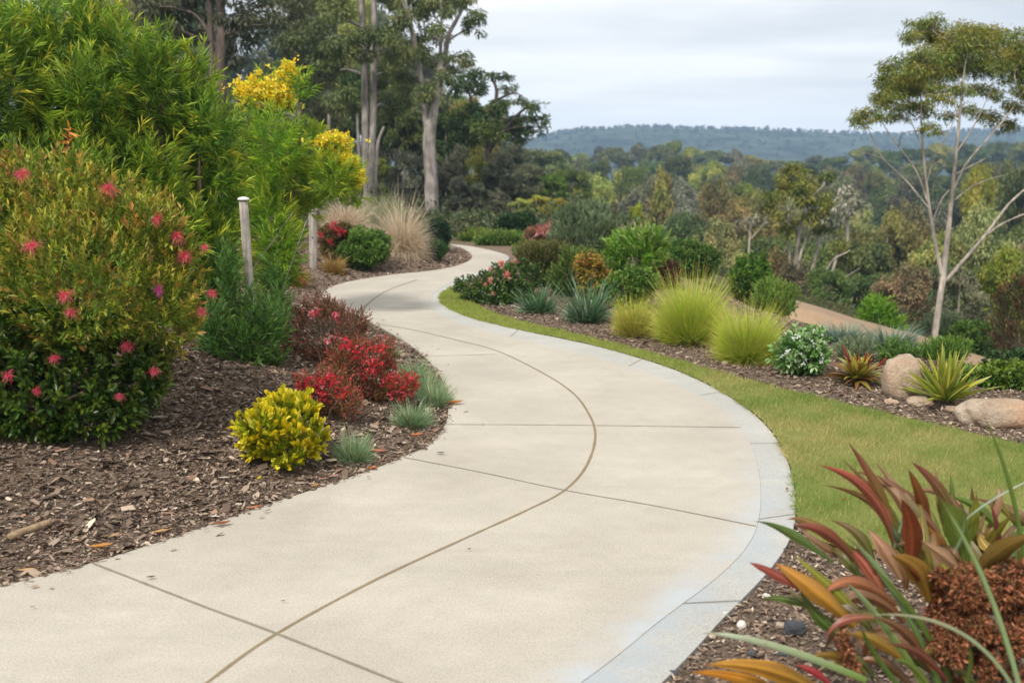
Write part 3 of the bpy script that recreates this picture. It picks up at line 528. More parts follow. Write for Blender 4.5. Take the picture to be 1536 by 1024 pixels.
# --- grasses
def tuft(name, label, cat, box, n, c0, c1, seed, spread=1.1, droop=.35, w=.004, dep=None, base_r=.22, group=None, mat=M_LEAF, nseg=4, stiff=.0, dry=None, hvar=.35, over=1.0, fringe=None):
    rng = np.random.default_rng(seed); x0, x1, y0, y1 = box; b = P((x0 + x1) / 2, y1 - (y1 - y0) * .06) if dep is None else ground_pt((x0 + x1) / 2, y1, dep)
    dp = dep_of(b); W = pxs(x1 - x0, dp); H = at(0, y0, dp)[2] - b[2]; b = b + [0, W * .18, 0]; b[2] = hz(b[:1], b[1:2])[0]; t = thing(name, label, cat, b, group)
    a = rng.uniform(0, 2 * PI, n); r = np.sqrt(rng.random(n)); p = b + np.stack([np.cos(a) * r, np.sin(a) * r, 0 * a], 1) * base_r * W; p[:, 2] -= .01
    lean = r ** .8 * spread * rng.uniform(.5, 1.15, n); az = a + rng.normal(0, .5, n); d = np.stack([np.cos(az) * np.sin(lean), np.sin(az) * np.sin(lean), np.cos(lean)], 1)
    Lh = H * 1.12 / np.maximum(np.cos(lean) - droop * .75, .25); Lw = (W * .5 - base_r * W * r * .8) / np.maximum(np.sin(lean), .15) * 1.05; Ln = (np.minimum(Lh, Lw) * .55 + .45 * np.minimum(Lh, Lw * 1.5)) * (1 - hvar * 1.7 * rng.random(n) ** 1.1) * rng.uniform(.94, 1.08, n) * over
    ww = max(w * .7, (.42 if n > 2200 else .6) * dp / 995); c0 = np.atleast_2d(c0); c1 = np.atleast_2d(c1); q0 = c0[rng.integers(0, len(c0), n)]; q1 = c1[rng.integers(0, len(c1), n)]; v = rng.uniform(.75, 1.25, (n, 1))
    if dry is not None: m = rng.random((n, 1)) < dry[1]; q0 = np.where(m, dry[0], q0); q1 = np.where(m, dry[0], q1)
    g = Geo(); ribbons(g, p, d, Ln, ww, droop * rng.uniform(.5, 1.3, n), nseg, q0 * v, q1 * v, rng, 'blade', curl=.05)
    if fringe is not None:
        m = n // 7; ribbons(g, p[:m], unit(d[:m] + rng.normal(0, .12, (m, 3))), np.maximum(Ln[:m], np.median(Ln)) * rng.uniform(1.0, 1.4, m), ww * .6, droop * rng.uniform(.8, 1.6, m), nseg, q0[:m], np.tile(fringe, (m, 1)) * v[:m], rng, 'blade', curl=.10)
    g.build('blades', mat, t); return t
FG = [lin(86, 120, 72), lin(98, 132, 82), lin(78, 110, 66)]; FT = [lin(156, 182, 136), lin(134, 166, 118), lin(176, 194, 152)]
for i, (bx, lb) in enumerate([((494, 562, 642, 698), 'blue green fescue tuft sitting alone between the yellow bush and the path'), ((582, 652, 597, 646), 'blue green fescue tuft just below the crimson flower sprays'), ((590, 650, 532, 582), 'fescue tuft behind the row, tucked against the crimson shrub'), ((614, 672, 548, 604), 'fescue tuft in the middle of the row on the path edge'), ((625, 684, 572, 614), 'fescue tuft spilling over the rim of the concrete where the bed bulges'), ((572, 600, 514, 540), 'tiny fescue tuft peeping out beyond the crimson shrub')]):
    tuft('fescue_tuft', lb, 'grass tuft', bx, 900, FG, FT, 60 + i, 1.25, .25, .0035, group='fescue tufts edging the mulch', dry=(lin(190, 176, 130), .08))
BG = [lin(186, 166, 138), lin(170, 150, 122), lin(200, 180, 150)]; BT = [lin(232, 214, 186), lin(218, 196, 166), lin(206, 190, 164)]
tuft('fountain_grass', 'beige fountain grass mound whose blades spill to the mulch beside the big trunk', 'grass', (556, 646, 296, 392), 6500, BG, BT, 70, 1.35, .6, .004, base_r=.18, hvar=.4)
tuft('fountain_grass', 'beige fountain grass mound behind the leaning wattle', 'grass', (478, 560, 290, 384), 5500, BG, BT, 71, 1.35, .6, .004, dep=18.5, base_r=.2, hvar=.4)
tuft('fountain_grass', 'grey green upright grass between the two beige mounds', 'grass', (536, 606, 286, 384), 1600, [lin(120, 128, 88), lin(140, 140, 104)], [lin(176, 176, 134), lin(150, 156, 112)], 72, .8, .25, .006, dep=19.5)
GG = [lin(92, 146, 26), lin(110, 156, 28), lin(128, 164, 36)]; GT = [lin(208, 214, 70), lin(186, 208, 62), lin(222, 214, 110)]
tuft('golden_grass', 'smaller straw tinged golden grass tuft next to the blue green strappy clump', 'grass', (920, 984, 442, 510), 3200, [lin(120, 122, 40), lin(134, 126, 54)], GT, 80, 1.15, .26, .005, dry=(lin(200, 168, 110), .16), fringe=lin(208, 180, 120))
tuft('golden_grass', 'largest and tallest of the golden grasses, between the other two', 'grass', (984, 1094, 408, 524), 7000, GG, GT, 81, 1.15, .26, .006, dry=(lin(204, 172, 104), .07), hvar=.4, fringe=lin(214, 194, 110))
tuft('golden_grass', 'golden green grass globe beside the white flowered shrub', 'grass', (1074, 1176, 452, 550), 6500, GG, GT, 82, 1.3, .26, .005, dry=(lin(200, 168, 110), .07), fringe=lin(210, 186, 116))
SG = [lin(56, 88, 48), lin(66, 102, 58), lin(50, 78, 46)]; ST_ = [lin(104, 140, 92), lin(88, 126, 80), lin(136, 162, 130)]
tuft('strappy_plant', 'smaller blue green strappy clump beside the rose shrub', 'plant', (772, 844, 420, 474), 330, SG, ST_, 90, 1.15, .3, .016, mat=M_GLOSS)
tuft('strappy_plant', 'larger blue green strappy clump beside the smallest golden grass', 'plant', (838, 926, 408, 490), 480, SG, ST_, 91, 1.1, .32, .017, mat=M_GLOSS, dry=(lin(170, 180, 160), .05))
tuft('flax_plant', 'grey blue flax clump behind the white flowered shrub', 'plant', (1222, 1312, 485, 546), 420, [lin(92, 116, 96), lin(78, 104, 82)], [lin(150, 168, 150), lin(124, 148, 126)], 92, 1.2, .35, .014, dep=9.2)
tuft('flax_plant', 'grey blue flax clump in front of the gum tree above the round boulder', 'plant', (1296, 1390, 485, 548), 420, [lin(92, 116, 96), lin(78, 104, 82)], [lin(150, 168, 150), lin(124, 148, 126)], 93, 1.2, .35, .014, dep=9.0)
tuft('straw_grass', 'ochre dry grass mound leaning at the base of the second post', 'grass', (478, 520, 378, 412), 700, [lin(140, 112, 60)], [lin(188, 156, 92)], 94, 1.3, .4, .005)
tuft('straw_grass', 'orange brown dry grass at the wattle foot', 'grass', (404, 466, 396, 432), 800, [lin(130, 96, 50)], [lin(176, 138, 74)], 95, 1.3, .45, .005)

# --- posts
def post(label, top, bot, rpx, lean, cap, seed):
    rng = np.random.default_rng(seed); b = P(*bot); dp = dep_of(b); r = pxs(rpx, dp); zt = at(top[0], top[1], dp)[2]; x = at(top[0], top[1], dp)[0]; t = thing('wooden_post', label, 'post', b, 'timber posts along the garden bed')
    g = Geo(); n = 14; pts = np.stack([np.linspace(b[0], x, n), np.full(n, b[1]), np.linspace(b[2] - .15, zt, n)], 1); tube(g, pts, r * (1 + rng.normal(0, .025, n)), np.zeros(3), 14, .03, rng); g.build('shaft', M_POST, t, smooth=True)
    g = Geo()
    if cap: tube(g, np.array([[x, b[1], zt], [x, b[1], zt + r * .25], [x, b[1], zt + r * .55], [x, b[1], zt + r * .75]]), [r * 1.3, r * 1.36, r * 1.15, r * .5], np.zeros(3), 18); g.build('post_cap', M_CAP, t, smooth=True)
    else: tube(g, np.array([[x - r * .1, b[1] - r * 1.01, zt - .42], [x - r * .1, b[1] - r * .9, zt - .42]]), [r * .24, r * .24], np.zeros(3), 10); g.build('bolt_hole', M_DKST, t)
post('weathered timber post with a pale domed cap among the shrubs', (376, 299), (382, 532), 6.5, 0, True, 1)
post('bare grey timber post without a cap beside the path bend', (472, 312), (470, 403), 6.0, 0, False, 2)

# --- shrubs of both beds
LG = [lin(84, 122, 44), lin(72, 108, 40), lin(98, 132, 52)]; DG = [lin(44, 72, 34), lin(54, 84, 40), lin(38, 64, 32)]; BRG = [lin(96, 142, 38), lin(84, 130, 34), lin(112, 152, 46)]
OL = [lin(92, 100, 48), lin(104, 108, 58), lin(82, 94, 44)]; GY = [lin(112, 126, 90), lin(96, 114, 80), lin(124, 136, 100)]; MR = [lin(110, 70, 62), lin(96, 64, 54), lin(122, 86, 70)]; BRN = [lin(108, 94, 66), lin(94, 86, 58), lin(124, 106, 78)]
T_L = [lin(160, 178, 80), lin(140, 164, 70)]; T_D = [lin(80, 110, 56)]; T_G = [lin(150, 162, 124)]
n_s = 'green_shrub'
for i, (nm, lb, bx, sty, cl, tp, ta, kw) in enumerate([
    (n_s, 'low bright green shrub at the path bend in front of the beige grass', (506, 586, 346, 408), 'oval', LG, T_L, .5, {}),
    ('dark_shrub', 'dark blue green clipped looking shrub at the foot of the big trunk', (640, 678, 328, 372), 'fine', [lin(40, 66, 44), lin(48, 76, 50)], T_D, .4, {'dep': 18.5}),
    (n_s, 'small mid green mound touching the far curve of mulch', (630, 672, 360, 392), 'fine', [lin(66, 98, 54), lin(78, 110, 62)], T_D, .5, {}),
    ('red_flowered_shrub', 'brownish shrub with deep red flower heads beside the bare post', (474, 536, 330, 404), 'oval', [lin(96, 104, 48), lin(116, 96, 54), lin(84, 96, 46)], [lin(150, 84, 60)], .5, {'dep': 15.5}),
    (n_s, 'yellowish green filler shrub under the wattle', (398, 450, 362, 414), 'oval', OL, T_L, .6, {'dep': 13.5}),
    (n_s, 'pale grey green bush past the end of the visible path', (664, 738, 322, 372), 'fine', GY, T_G, .5, {'dep': 27}),
    (n_s, 'yellow green low bush behind the far path end', (690, 765, 346, 382), 'fine', LG, [lin(190, 190, 90)], .7, {'dep': 22}),
    (n_s, 'low yellow green ground bush filling the bend after the path end', (768, 822, 362, 404), 'fine', LG, [lin(180, 180, 84)], .6, {'dep': 17.5}),
    (n_s, 'straggly light green ground bush right behind the last visible stretch of path', (712, 790, 347, 376), 'fine', LG, [lin(176, 180, 96)], .7, {'dep': 20.6, 'kd': .5}),
    (n_s, 'soft pale green low bush just past the rose shrub', (776, 840, 376, 420), 'fine', GY, T_L, .6, {'dep': 15.5}),
    ('dark_shrub', 'dark rounded shrub behind the pink plumed bush', (744, 808, 316, 372), 'oval', DG, T_D, .4, {'dep': 22}),
    ('pink_shrub', 'dusty pink plumed bush among the greenery behind the rose shrub', (786, 842, 336, 398), 'fine', [lin(126, 110, 76), lin(104, 104, 60)], [lin(206, 110, 108), lin(214, 140, 130)], .9, {'dep': 18}),
    (n_s, 'large soft grey green bush in the middle of the planting', (820, 930, 308, 400), 'feather', GY, [lin(136, 156, 110)], .6, {'dep': 17, 'cap': 26000}),
    (n_s, 'olive wispy bush behind the rose shrub', (770, 850, 362, 446), 'fine', OL, [lin(150, 150, 96), lin(170, 130, 90)], .6, {'dep': 13.6}),
    (n_s, 'olive green dense bush above the strappy clumps', (826, 912, 366, 452), 'fine', [lin(84, 108, 46), lin(96, 116, 54)], T_L, .5, {'dep': 12.6}),
    ('orange_shrub', 'small shrub with golden orange young leaves', (862, 914, 376, 420), 'oval', [lin(150, 130, 50), lin(110, 120, 48)], [lin(226, 170, 70), lin(220, 140, 96), lin(214, 184, 76)], .9, {'dep': 12.0, 'tipvar': 1.2}),
    (n_s, 'bright fresh green shrub with pale tips above the golden grasses', (902, 992, 342, 430), 'willow', BRG, [lin(170, 196, 80), lin(206, 210, 150)], .7, {'dep': 13.2, 'cap': 24000}),
    (n_s, 'leafy green shrub at the back of the smallest golden grass', (900, 985, 400, 470), 'oval', LG, T_L, .5, {'dep': 11.4}),
    ('maroon_shrub', 'dull maroon shrub showing behind the tallest golden grass', (966, 1018, 390, 440), 'oval', MR, [lin(150, 90, 80)], .5, {'dep': 13.4}),
    (n_s, 'wide mid green bush below the valley trees', (984, 1074, 356, 428), 'oval', [lin(72, 112, 40), lin(60, 96, 38)], T_L, .5, {'dep': 16}),
    (n_s, 'rounded glossy bush beside the tallest golden grass', (1088, 1164, 378, 436), 'oval', [lin(82, 124, 38), lin(62, 96, 32)], [lin(140, 170, 60)], .6, {'dep': 14.5}),
    (n_s, 'light green bush sloping down to the dirt track', (1122, 1198, 420, 486), 'fine', [lin(104, 134, 54), lin(120, 144, 64)], T_L, .6, {'dep': 12.5}),
    ('white_flowered_shrub', 'leafy shrub sprinkled with white flowers in the mulch', (1164, 1252, 492, 566), 'oval', [lin(96, 140, 64), lin(80, 122, 56), lin(112, 152, 76)], [lin(206, 220, 170)], .6, {}),
    (n_s, 'lime green pointed bush standing on the slope beyond the flax', (1288, 1346, 443, 504), 'willow', BRG, [lin(160, 190, 60)], .6, {'dep': 15, 'nl': 7}),
    (n_s, 'broad dark leaved bush beside the gum tree trunk', (1412, 1482, 480, 536), 'oval', [lin(72, 102, 34), lin(58, 90, 30)], [lin(130, 150, 50)], .6, {'dep': 17}),
    (n_s, 'yellow green bush behind the sword leaved plant', (1452, 1560, 546, 612), 'oval', [lin(88, 118, 36), lin(70, 100, 34)], [lin(150, 160, 50)], .6, {'dep': 7.5}),
    ('dark_shrub', 'dark green bush rising above the tan boulder', (1490, 1610, 524, 614), 'oval', DG, T_D, .5, {'dep': 8.1}),
    ('red_leaved_shrub', 'wispy dark shrub with red and orange leaves cut by the photo edge', (1478, 1580, 404, 560), 'fine', [lin(80, 76, 52), lin(96, 70, 54), lin(70, 80, 50)], [lin(170, 60, 44), lin(176, 110, 50), lin(100, 90, 60)], .6, {'dep': 13, 'cover': 1.3}),
    (n_s, 'grey green low bush beside the sandy track', (1378, 1450, 470, 520), 'fine', GY, T_G, .5, {'dep': 19}),
    (n_s, 'small lime ground shrub near the foot of the gum tree', (1376, 1446, 512, 560), 'fine', LG, T_L, .6, {'dep': 8.6}),
    (n_s, 'spreading soft green bush between the flax clumps and the round boulder', (1316, 1376, 514, 560), 'needle', LG, [lin(150, 170, 110)], .5, {'dep': 8.3}),
    (n_s, 'low grey green filler bush behind the bromeliad', (1252, 1312, 508, 560), 'fine', GY, T_G, .6, {'dep': 8.4}),
    (n_s, 'leafy mid green bush beside the tan boulder under the sword leaved plant', (1400, 1462, 560, 610), 'oval', LG, T_L, .5, {'dep': 7.6})]):
    kw = dict(kw); kw.setdefault('cap', 16000); t, L, dp, rng = shrub(nm, lb, 'shrub', bx, sty, cl, tp, ta, 100 + i, nl=kw.pop('nl', 8), **kw)
    if nm == 'red_flowered_shrub':
        for x, y, r in [(500, 338, 10), (512, 348, 9), (480, 352, 6), (496, 362, 6)]: blossom('flower', t, at(x, y, dp - .35), pxs(r, dp), [lin(206, 40, 62), lin(176, 34, 54)], rng, 60, 1, .12)
    if nm == 'white_flowered_shrub':
        for k in range(46):
            x, y = rng.uniform(1170, 1248), rng.uniform(496, 548); p = hit(x, y, L, 1.15)
            if p is not None: blossom('flower', t, p, .024, [lin(236, 238, 230), lin(220, 226, 214)], rng, 9, .8, .5)
    if nm == 'pink_shrub':
        for x, y, r in [(810, 348, 12), (824, 344, 12), (797, 362, 7), (830, 336, 8)]: blossom('flower', t, at(x, y, dp - .4), pxs(r, dp), [lin(206, 130, 122), lin(190, 104, 100), lin(214, 160, 150)], rng, 70, 1, .10)
DR = dep_of(P(744, 458)) + .3
t, L, dp, rng = shrub('rose_shrub', 'dark leaved rose shrub with salmon pink blooms at the lawn tip', 'shrub', (682, 806, 384, 458), 'oval', [lin(64, 96, 36), lin(52, 84, 34), lin(80, 106, 40)], [lin(130, 140, 50)], .4, 150, cap=16000, mat=M_GLOSS, kd=.7,
    lumps=px_lumps([(703, 432, 20, 15, DR), (728, 428, 24, 17, DR), (756, 420, 28, 22, DR + .1), (784, 416, 26, 26, DR + .2), (742, 444, 30, 12, DR - .2), (716, 440, 24, 12, DR - .1), (775, 440, 30, 16, DR)], 12, np.random.default_rng(5)))
for x, y, r in [(752, 396, 9), (762, 414, 9), (735, 422, 9), (729, 428, 6), (775, 392, 7), (735, 404, 6), (706, 430, 4), (740, 440, 5)]:
    p = hit(x, y, L, 1.1); p = at(x, y, dp - .2) if p is None else p; blossom('flower', t, p, pxs(r * .8, dp), [lin(236, 160, 142), lin(226, 130, 122), lin(242, 190, 172)], rng, 26, 1, .5, droop=.1)

# --- boulders
def rock(name, label, cat, px, py, wpx, hpx, seed, mat=M_ROCK, dep=None, sink=.25, group=None, depth_r=.8, rough=.14):
    rng = np.random.default_rng(seed); b = P(px, py) if dep is None else ground_pt(px, py, dep); dp = dep_of(b); rx, rz = pxs(wpx, dp) / 2, pxs(hpx, dp) / (2 - sink); n, m = 26, 40
    th = np.linspace(0, PI, n)[:, None]; ph = np.linspace(0, 2 * PI, m, endpoint=False)[None]; D = np.stack([np.sin(th) * np.cos(ph), np.sin(th) * np.sin(ph), np.cos(th) * np.ones_like(ph)], -1)
    k = rng.uniform(0, 9); s = 1 + rough * wob(D[..., 0] * 1.6 + D[..., 2], D[..., 1] * 1.6 - D[..., 2] * .7, 1.3, k) + rough * .4 * wob(D[..., 0] * 3 + k, D[..., 2] * 3 + D[..., 1] * 2, 1.4, k); D = np.sign(D) * np.abs(D) ** .85
    V = D * s[..., None] * np.array([rx, rx * depth_r, rz]); c = b + [0, rx * depth_r * .8, rz * (1 - sink)]; V = V.reshape(-1, 3) + c
    i = np.arange(n - 1)[:, None] * m; j = np.arange(m)[None]; q = (j + 1) % m; F = np.stack([i + j, i + m + j, i + m + q, i + q], -1).reshape(-1, 4); g = Geo(); g.add(V, F, np.zeros(3)); o = g.build(name, mat, smooth=True, base=b); tag(o, label, cat, group); return o
rock('boulder', 'round grey tan boulder between the bromeliad and the sword leaved plant', 'boulder', 1364, 598, 66, 62, 1, sink=.35)
rock('boulder', 'long flat topped tan boulder at the photo edge behind the lawn', 'boulder', 1506, 642, 120, 40, 2, depth_r=.5, sink=.45)
rock('boulder', 'low sandstone slab under the sword leaved plant', 'boulder', 1384, 610, 40, 12, 3, sink=.4)
rock('stone', 'small flat pinkish stone in the mulch below the round boulder', 'stone', 1340, 608, 22, 8, 4)
rock('stone', 'tan stone half hidden under the sword leaved plant', 'stone', 1440, 620, 34, 8, 5)
rock('stone', 'pinkish chip of stone below the golden globe grass', 'stone', 1088, 549, 10, 7, 6)
rock('pebble', 'round white pebble lying on the bark chips', 'stone', 1113, 945, 14, 13, 7, M_PALE, sink=.1)
rock('pebble', 'dark charcoal stone lying on the bark chips', 'stone', 1196, 956, 32, 22, 8, M_DKST, sink=.15, rough=.2)
for k, (x, y, w, h, lb) in enumerate([(1088, 926, 11, 8, 'small cream pebble close to the kerb edge'), (1150, 900, 12, 9, 'tan pebble near the kerb higher up the bark'), (1172, 943, 16, 8, 'ochre flat pebble beside the charcoal stone'), (1128, 985, 14, 8, 'grey pebble below the white one'), (1178, 986, 18, 10, 'dull grey stone under the strappy blade'), (1010, 1016, 16, 9, 'grey stone against the kerb at the photo bottom')]):
    rock('pebble', lb, 'stone', x, y, w, h, 20 + k, M_PALE if k in (0, 1) else M_ROCK if k == 2 else M_DKST, sink=.2)

# --- rosettes
def rosette(name, label, cat, px, py, Rpx, n, seed, w, cols, tips, lean=(.3, 1.4), droop=.25, up=1.0, edge=None, dep=None, prof='lance'):
    rng = np.random.default_rng(seed); b = P(px, py) if dep is None else ground_pt(px, py, dep); dp = dep_of(b); Rr = pxs(Rpx, dp); t = thing(name, label, cat, b); a = np.arange(n) * 2.399 + rng.normal(0, .2, n); th = np.linspace(lean[0], lean[1], n) * rng.uniform(.85, 1.1, n)
    d = np.stack([np.cos(a) * np.sin(th), np.sin(a) * np.sin(th), np.cos(th)], 1); p = b + np.array([0, .05, .03]) + d * Rr * .06; cols = np.array(cols); c = cols[rng.integers(0, len(cols), n)] * rng.uniform(.85, 1.15, (n, 1)); tips = np.array(tips); tc = tips[rng.integers(0, len(tips), n)]
    Ln = Rr * rng.uniform(.8, 1.12, n) * up; g = Geo(); ribbons(g, p, d, Ln, pxs(w, dp), droop, 8, c, tc, rng, prof, curl=.05)
    if edge is not None: ribbons(g, p + [0, -.004, .004], d, Ln * .97, pxs(w, dp) * .45, droop, 8, edge, edge * .9, rng, prof)
    g.build('leaves', M_GLOSS, t); return t, b, dp, rng
t, b, dp, rng = rosette('bromeliad', 'spiky olive bromeliad with red flower spikes beside the round boulder', 'plant', 1290, 578, 54, 84, 7, 8, [lin(120, 128, 38), lin(98, 110, 36), lin(140, 136, 48), lin(120, 84, 44)], [lin(186, 176, 70), lin(160, 150, 60), lin(150, 90, 50)], (.15, 1.5), .3)
for x0, y0, x1, y1 in [(1278, 552, 1264, 517), (1296, 548, 1300, 527), (1312, 556, 1330, 535), (1302, 552, 1306, 530)]:
    g = Geo(); p = np.array([at(x0, y0, dp + .05), at((x0 + x1) / 2, (y0 + y1) / 2, dp + .03), at(x1, y1, dp)]); tube(g, p, [.005, .009, .003], lin(160, 44, 48), 6); g.build('flower_spike', M_PETAL, t)
rosette('sword_leaf_plant', 'yellow and green striped sword leaved plant in front of the tan boulders', 'plant', 1422, 611, 82, 46, 8, 10, [lin(104, 128, 40), lin(86, 116, 40)], [lin(160, 164, 70), lin(140, 150, 60)], (.08, 1.42), .12, edge=lin(212, 200, 84))

# --- loose bits on mulch and path
def tube_thing(name, label, cat, a, b, r, mat, taper=.7):
    g = Geo(); p = np.stack([a, a * .6 + b * .4 + [0, 0, .004], b]); tube(g, crom(p, 5), np.linspace(r, r * taper, 11), np.zeros(3), 9, .04, np.random.default_rng(1)); o = g.build(name, mat, smooth=True, base=a); tag(o, label, cat); return o
a_, b_ = P(14, 812), P(76, 789); tube_thing('stick', 'cut wooden stick lying on the bark mulch', 'stick', a_ + [0, 0, .018], b_ + [0, 0, .018], .017, M_STICK, 1.0)
for q in ([(330, 470), (440, 318), 'thin bare branch leaning out of the wattle'], [(400, 425), (460, 330), 'second thin bare branch crossing the wattle foot']):
    a_ = ground_pt(q[0][0], q[0][1], 8.6); tube_thing('bare_branch', q[2], 'branch', a_, at(q[1][0], q[1][1], 9.2), .006, M_GUM, .4)
def dead_leaf(label, px, py, Lpx, ang, col, seed, z=.004, mat=None):
    rng = np.random.default_rng(seed); c = P(px, py); c[2] = max(c[2], z if abs(c[2]) < .03 and left_dist(c[0:1], c[1:2])[0] < 0 else c[2] + .012); L = pxs(Lpx, dep_of(c)); d = np.array([math.cos(ang), math.sin(ang), .05]); g = Geo(); n = 7; s = np.array([-d[1], d[0], 0])
    V = []; 
    for k in range(n):
        u = k / (n - 1); w = L * .19 * math.sin(PI * (.04 + .92 * u)) ; p = c + d * L * (u - .5) + [0, 0, .006 + .10 * L * (2 * u - 1) ** 2]; V += [p - s * w + [0, 0, w * .6], p, p + s * w + [0, 0, w * .5]]
    F = [[3 * k + j, 3 * k + j + 1, 3 * k + j + 4, 3 * k + j + 3] for k in range(n - 1) for j in (0, 1)]; g.add(np.array(V), np.array(F), np.tile(col, (len(V), 1)) * rng.uniform(.85, 1.1, (len(V), 1))); o = g.build('dead_leaf', mat or M_DRY, smooth=True, base=c); tag(o, label, 'leaf'); return o
TAN, ORG_, BRN_, CRM = lin(196, 158, 112), lin(196, 112, 50), lin(140, 82, 50), lin(214, 204, 186)
for k, q in enumerate([('rust brown curled leaf lying on the concrete near the mulch edge', 333, 795, 27, .3, BRN_), ('orange leaf at the concrete rim', 383, 767, 22, .4, ORG_), ('cream curled leaf beside the orange one at the rim', 322, 781, 20, -.3, CRM), ('tan leaf on the mulch rim with a pointed end', 244, 803, 30, .5, TAN), ('orange tan leaf beside the joint end', 152, 826, 34, .2, lin(206, 146, 76)), ('pale leaf standing on the mulch', 117, 763, 17, 1.1, CRM), ('large pale bark leaf under the pink flowered bush', 238, 632, 32, -.2, CRM), ('beige leaf on the mulch further from the rim', 172, 809, 18, 1.0, TAN), ('tan chip leaf in the bed corner', 40, 862, 26, .1, TAN), ('pale wooden chip in front of the yellow bush', 336, 722, 18, 0, CRM),
    ('tan leaf below the lone fescue tuft', 568, 682, 26, -.3, lin(206, 130, 100)), ('brown leaf at the rim below the lone fescue tuft', 559, 710, 16, .3, ORG_), ('ochre leaf between yellow bush and rim', 473, 733, 14, .1, lin(206, 150, 84)), ('orange pine needle leaf where the bed bulges', 680, 611, 30, .15, ORG_), ('tan leaf on the mulch near the bulge', 625, 657, 22, .2, lin(200, 120, 80)), ('grey leaf on the concrete near the slanted joint', 661, 687, 14, -.2, lin(110, 102, 90)), ('dark seed husk on the joint nearest the viewer', 227, 876, 14, .1, lin(82, 72, 58)), ('dark speck of leaf on the concrete beside the tan joint', 704, 833, 7, .6, lin(60, 50, 44)), ('tiny brown leaf on the slab corner', 50, 921, 7, .2, lin(120, 84, 50)), ('dark crumb on the slab near the front joint', 425, 912, 7, .2, lin(60, 50, 44)), ('brown leaf curled against the kerb by the lawn', 1180, 742, 10, 1.2, BRN_), ('reddish leaf lying on the turf', 1266, 758, 12, .1, lin(160, 80, 50)), ('pale yellow leaf at the far bed under the posts', 514, 413, 9, .1, lin(220, 160, 60)), ('white bark flake under the beige grass', 626, 393, 9, .1, CRM)]): dead_leaf(*q, 300 + k)
dead_leaf('round yellow fallen petal below the yellow bush', 389, 722, 14, 1.4, lin(222, 206, 30), 350, mat=M_PETAL)

# --- bark chips: countless, one mass
def chips():
    rng = np.random.default_rng(77); g = Geo()
    def lay(n, xr, yr, keep, smin, smax, zo=.004, pal=None):
        x = rng.uniform(*xr, n); y = rng.uniform(*yr, n); k = keep(x, y) & (np.abs(x) < .56 * y + .4); x, y = x[k], y[k]; n = len(x); z = hz(x, y) + zo; z = np.where(left_dist(x, y) < .01, np.maximum(z, .003), z) if keep is kl else z
        L = smin * (smax / smin) ** (rng.random(n) ** 1.6); W = L * rng.uniform(.16, .5, n); a = rng.normal(0.2, .9, n); tl = rng.normal(0, .28, n); d = np.stack([np.cos(a), np.sin(a), tl], 1); s = np.stack([-np.sin(a), np.cos(a), rng.normal(0, .35, n)], 1); c = np.stack([x, y, z + rng.uniform(0, .012, n)], 1)
        d = unit(d) * L[:, None] / 2; s = unit(s) * W[:, None] / 2; u = np.array([0, 0, 1.0]) * (L * rng.uniform(-.05, .12, n))[:, None]
        j = lambda: rng.uniform(.55, 1.1, (n, 1))
        V = np.stack([c - d * j() - s * .5, c - d * .5 * j() - s * j() + u, c + d * .6 * j() - s * j() + u, c + d * j(), c + d * .5 * j() + s * j() + u * .7, c - d * .7 * j() + s * j()], 1).reshape(-1, 3)
        pal_ = np.array([lin(96, 80, 68), lin(122, 105, 90), lin(148, 129, 111), lin(166, 147, 128), lin(108, 92, 78), lin(192, 174, 152), lin(142, 112, 92), lin(74, 62, 54)]); col = pal_[rng.choice(8, n, p=[.18, .2, .18, .1, .16, .05, .07, .06])] * rng.uniform(.75, 1.2, (n, 1)); pal = rng.random(n) < .006; col[pal] = lin(200, 182, 156)
        i = np.arange(n) * 6; g.add(V, np.concatenate([np.stack([i, i + 1, i + 4, i + 5], 1), np.stack([i + 1, i + 2, i + 3, i + 4], 1)]), np.repeat(col, 6, 0))
    kl = lambda x, y: left_dist(x, y) > -.008 - np.abs(rng.normal(0, .012, len(x))) - (rng.random(len(x)) < .035) * rng.exponential(.05, len(x))
    lay(210000, (-3.9, .2), (2.6, 7.4), kl, .008, .045); lay(14000, (-4.5, .2), (2.6, 9), kl, .028, .12, .008); lay(70000, (-5, .5), (7.4, 14), kl, .018, .07); lay(30000, (-6, .5), (14, 20), kl, .03, .09)
    nl = lambda x, y: ~inside(LAWN_POLY, x, y) & ~inside(np.vstack([EL, EO[::-1]]), x, y) & (left_dist(x, y) < 0)
    lay(60000, (.1, 2.4), (2.2, 5.2), nl, .008, .045); lay(160000, (-1, 4.5), (4.8, 13.5), nl, .014, .055)
    tag(g.build('bark_mulch', M_CHIP), 'shredded brown bark mulch covering both garden beds', 'mulch', kind='stuff')
chips()

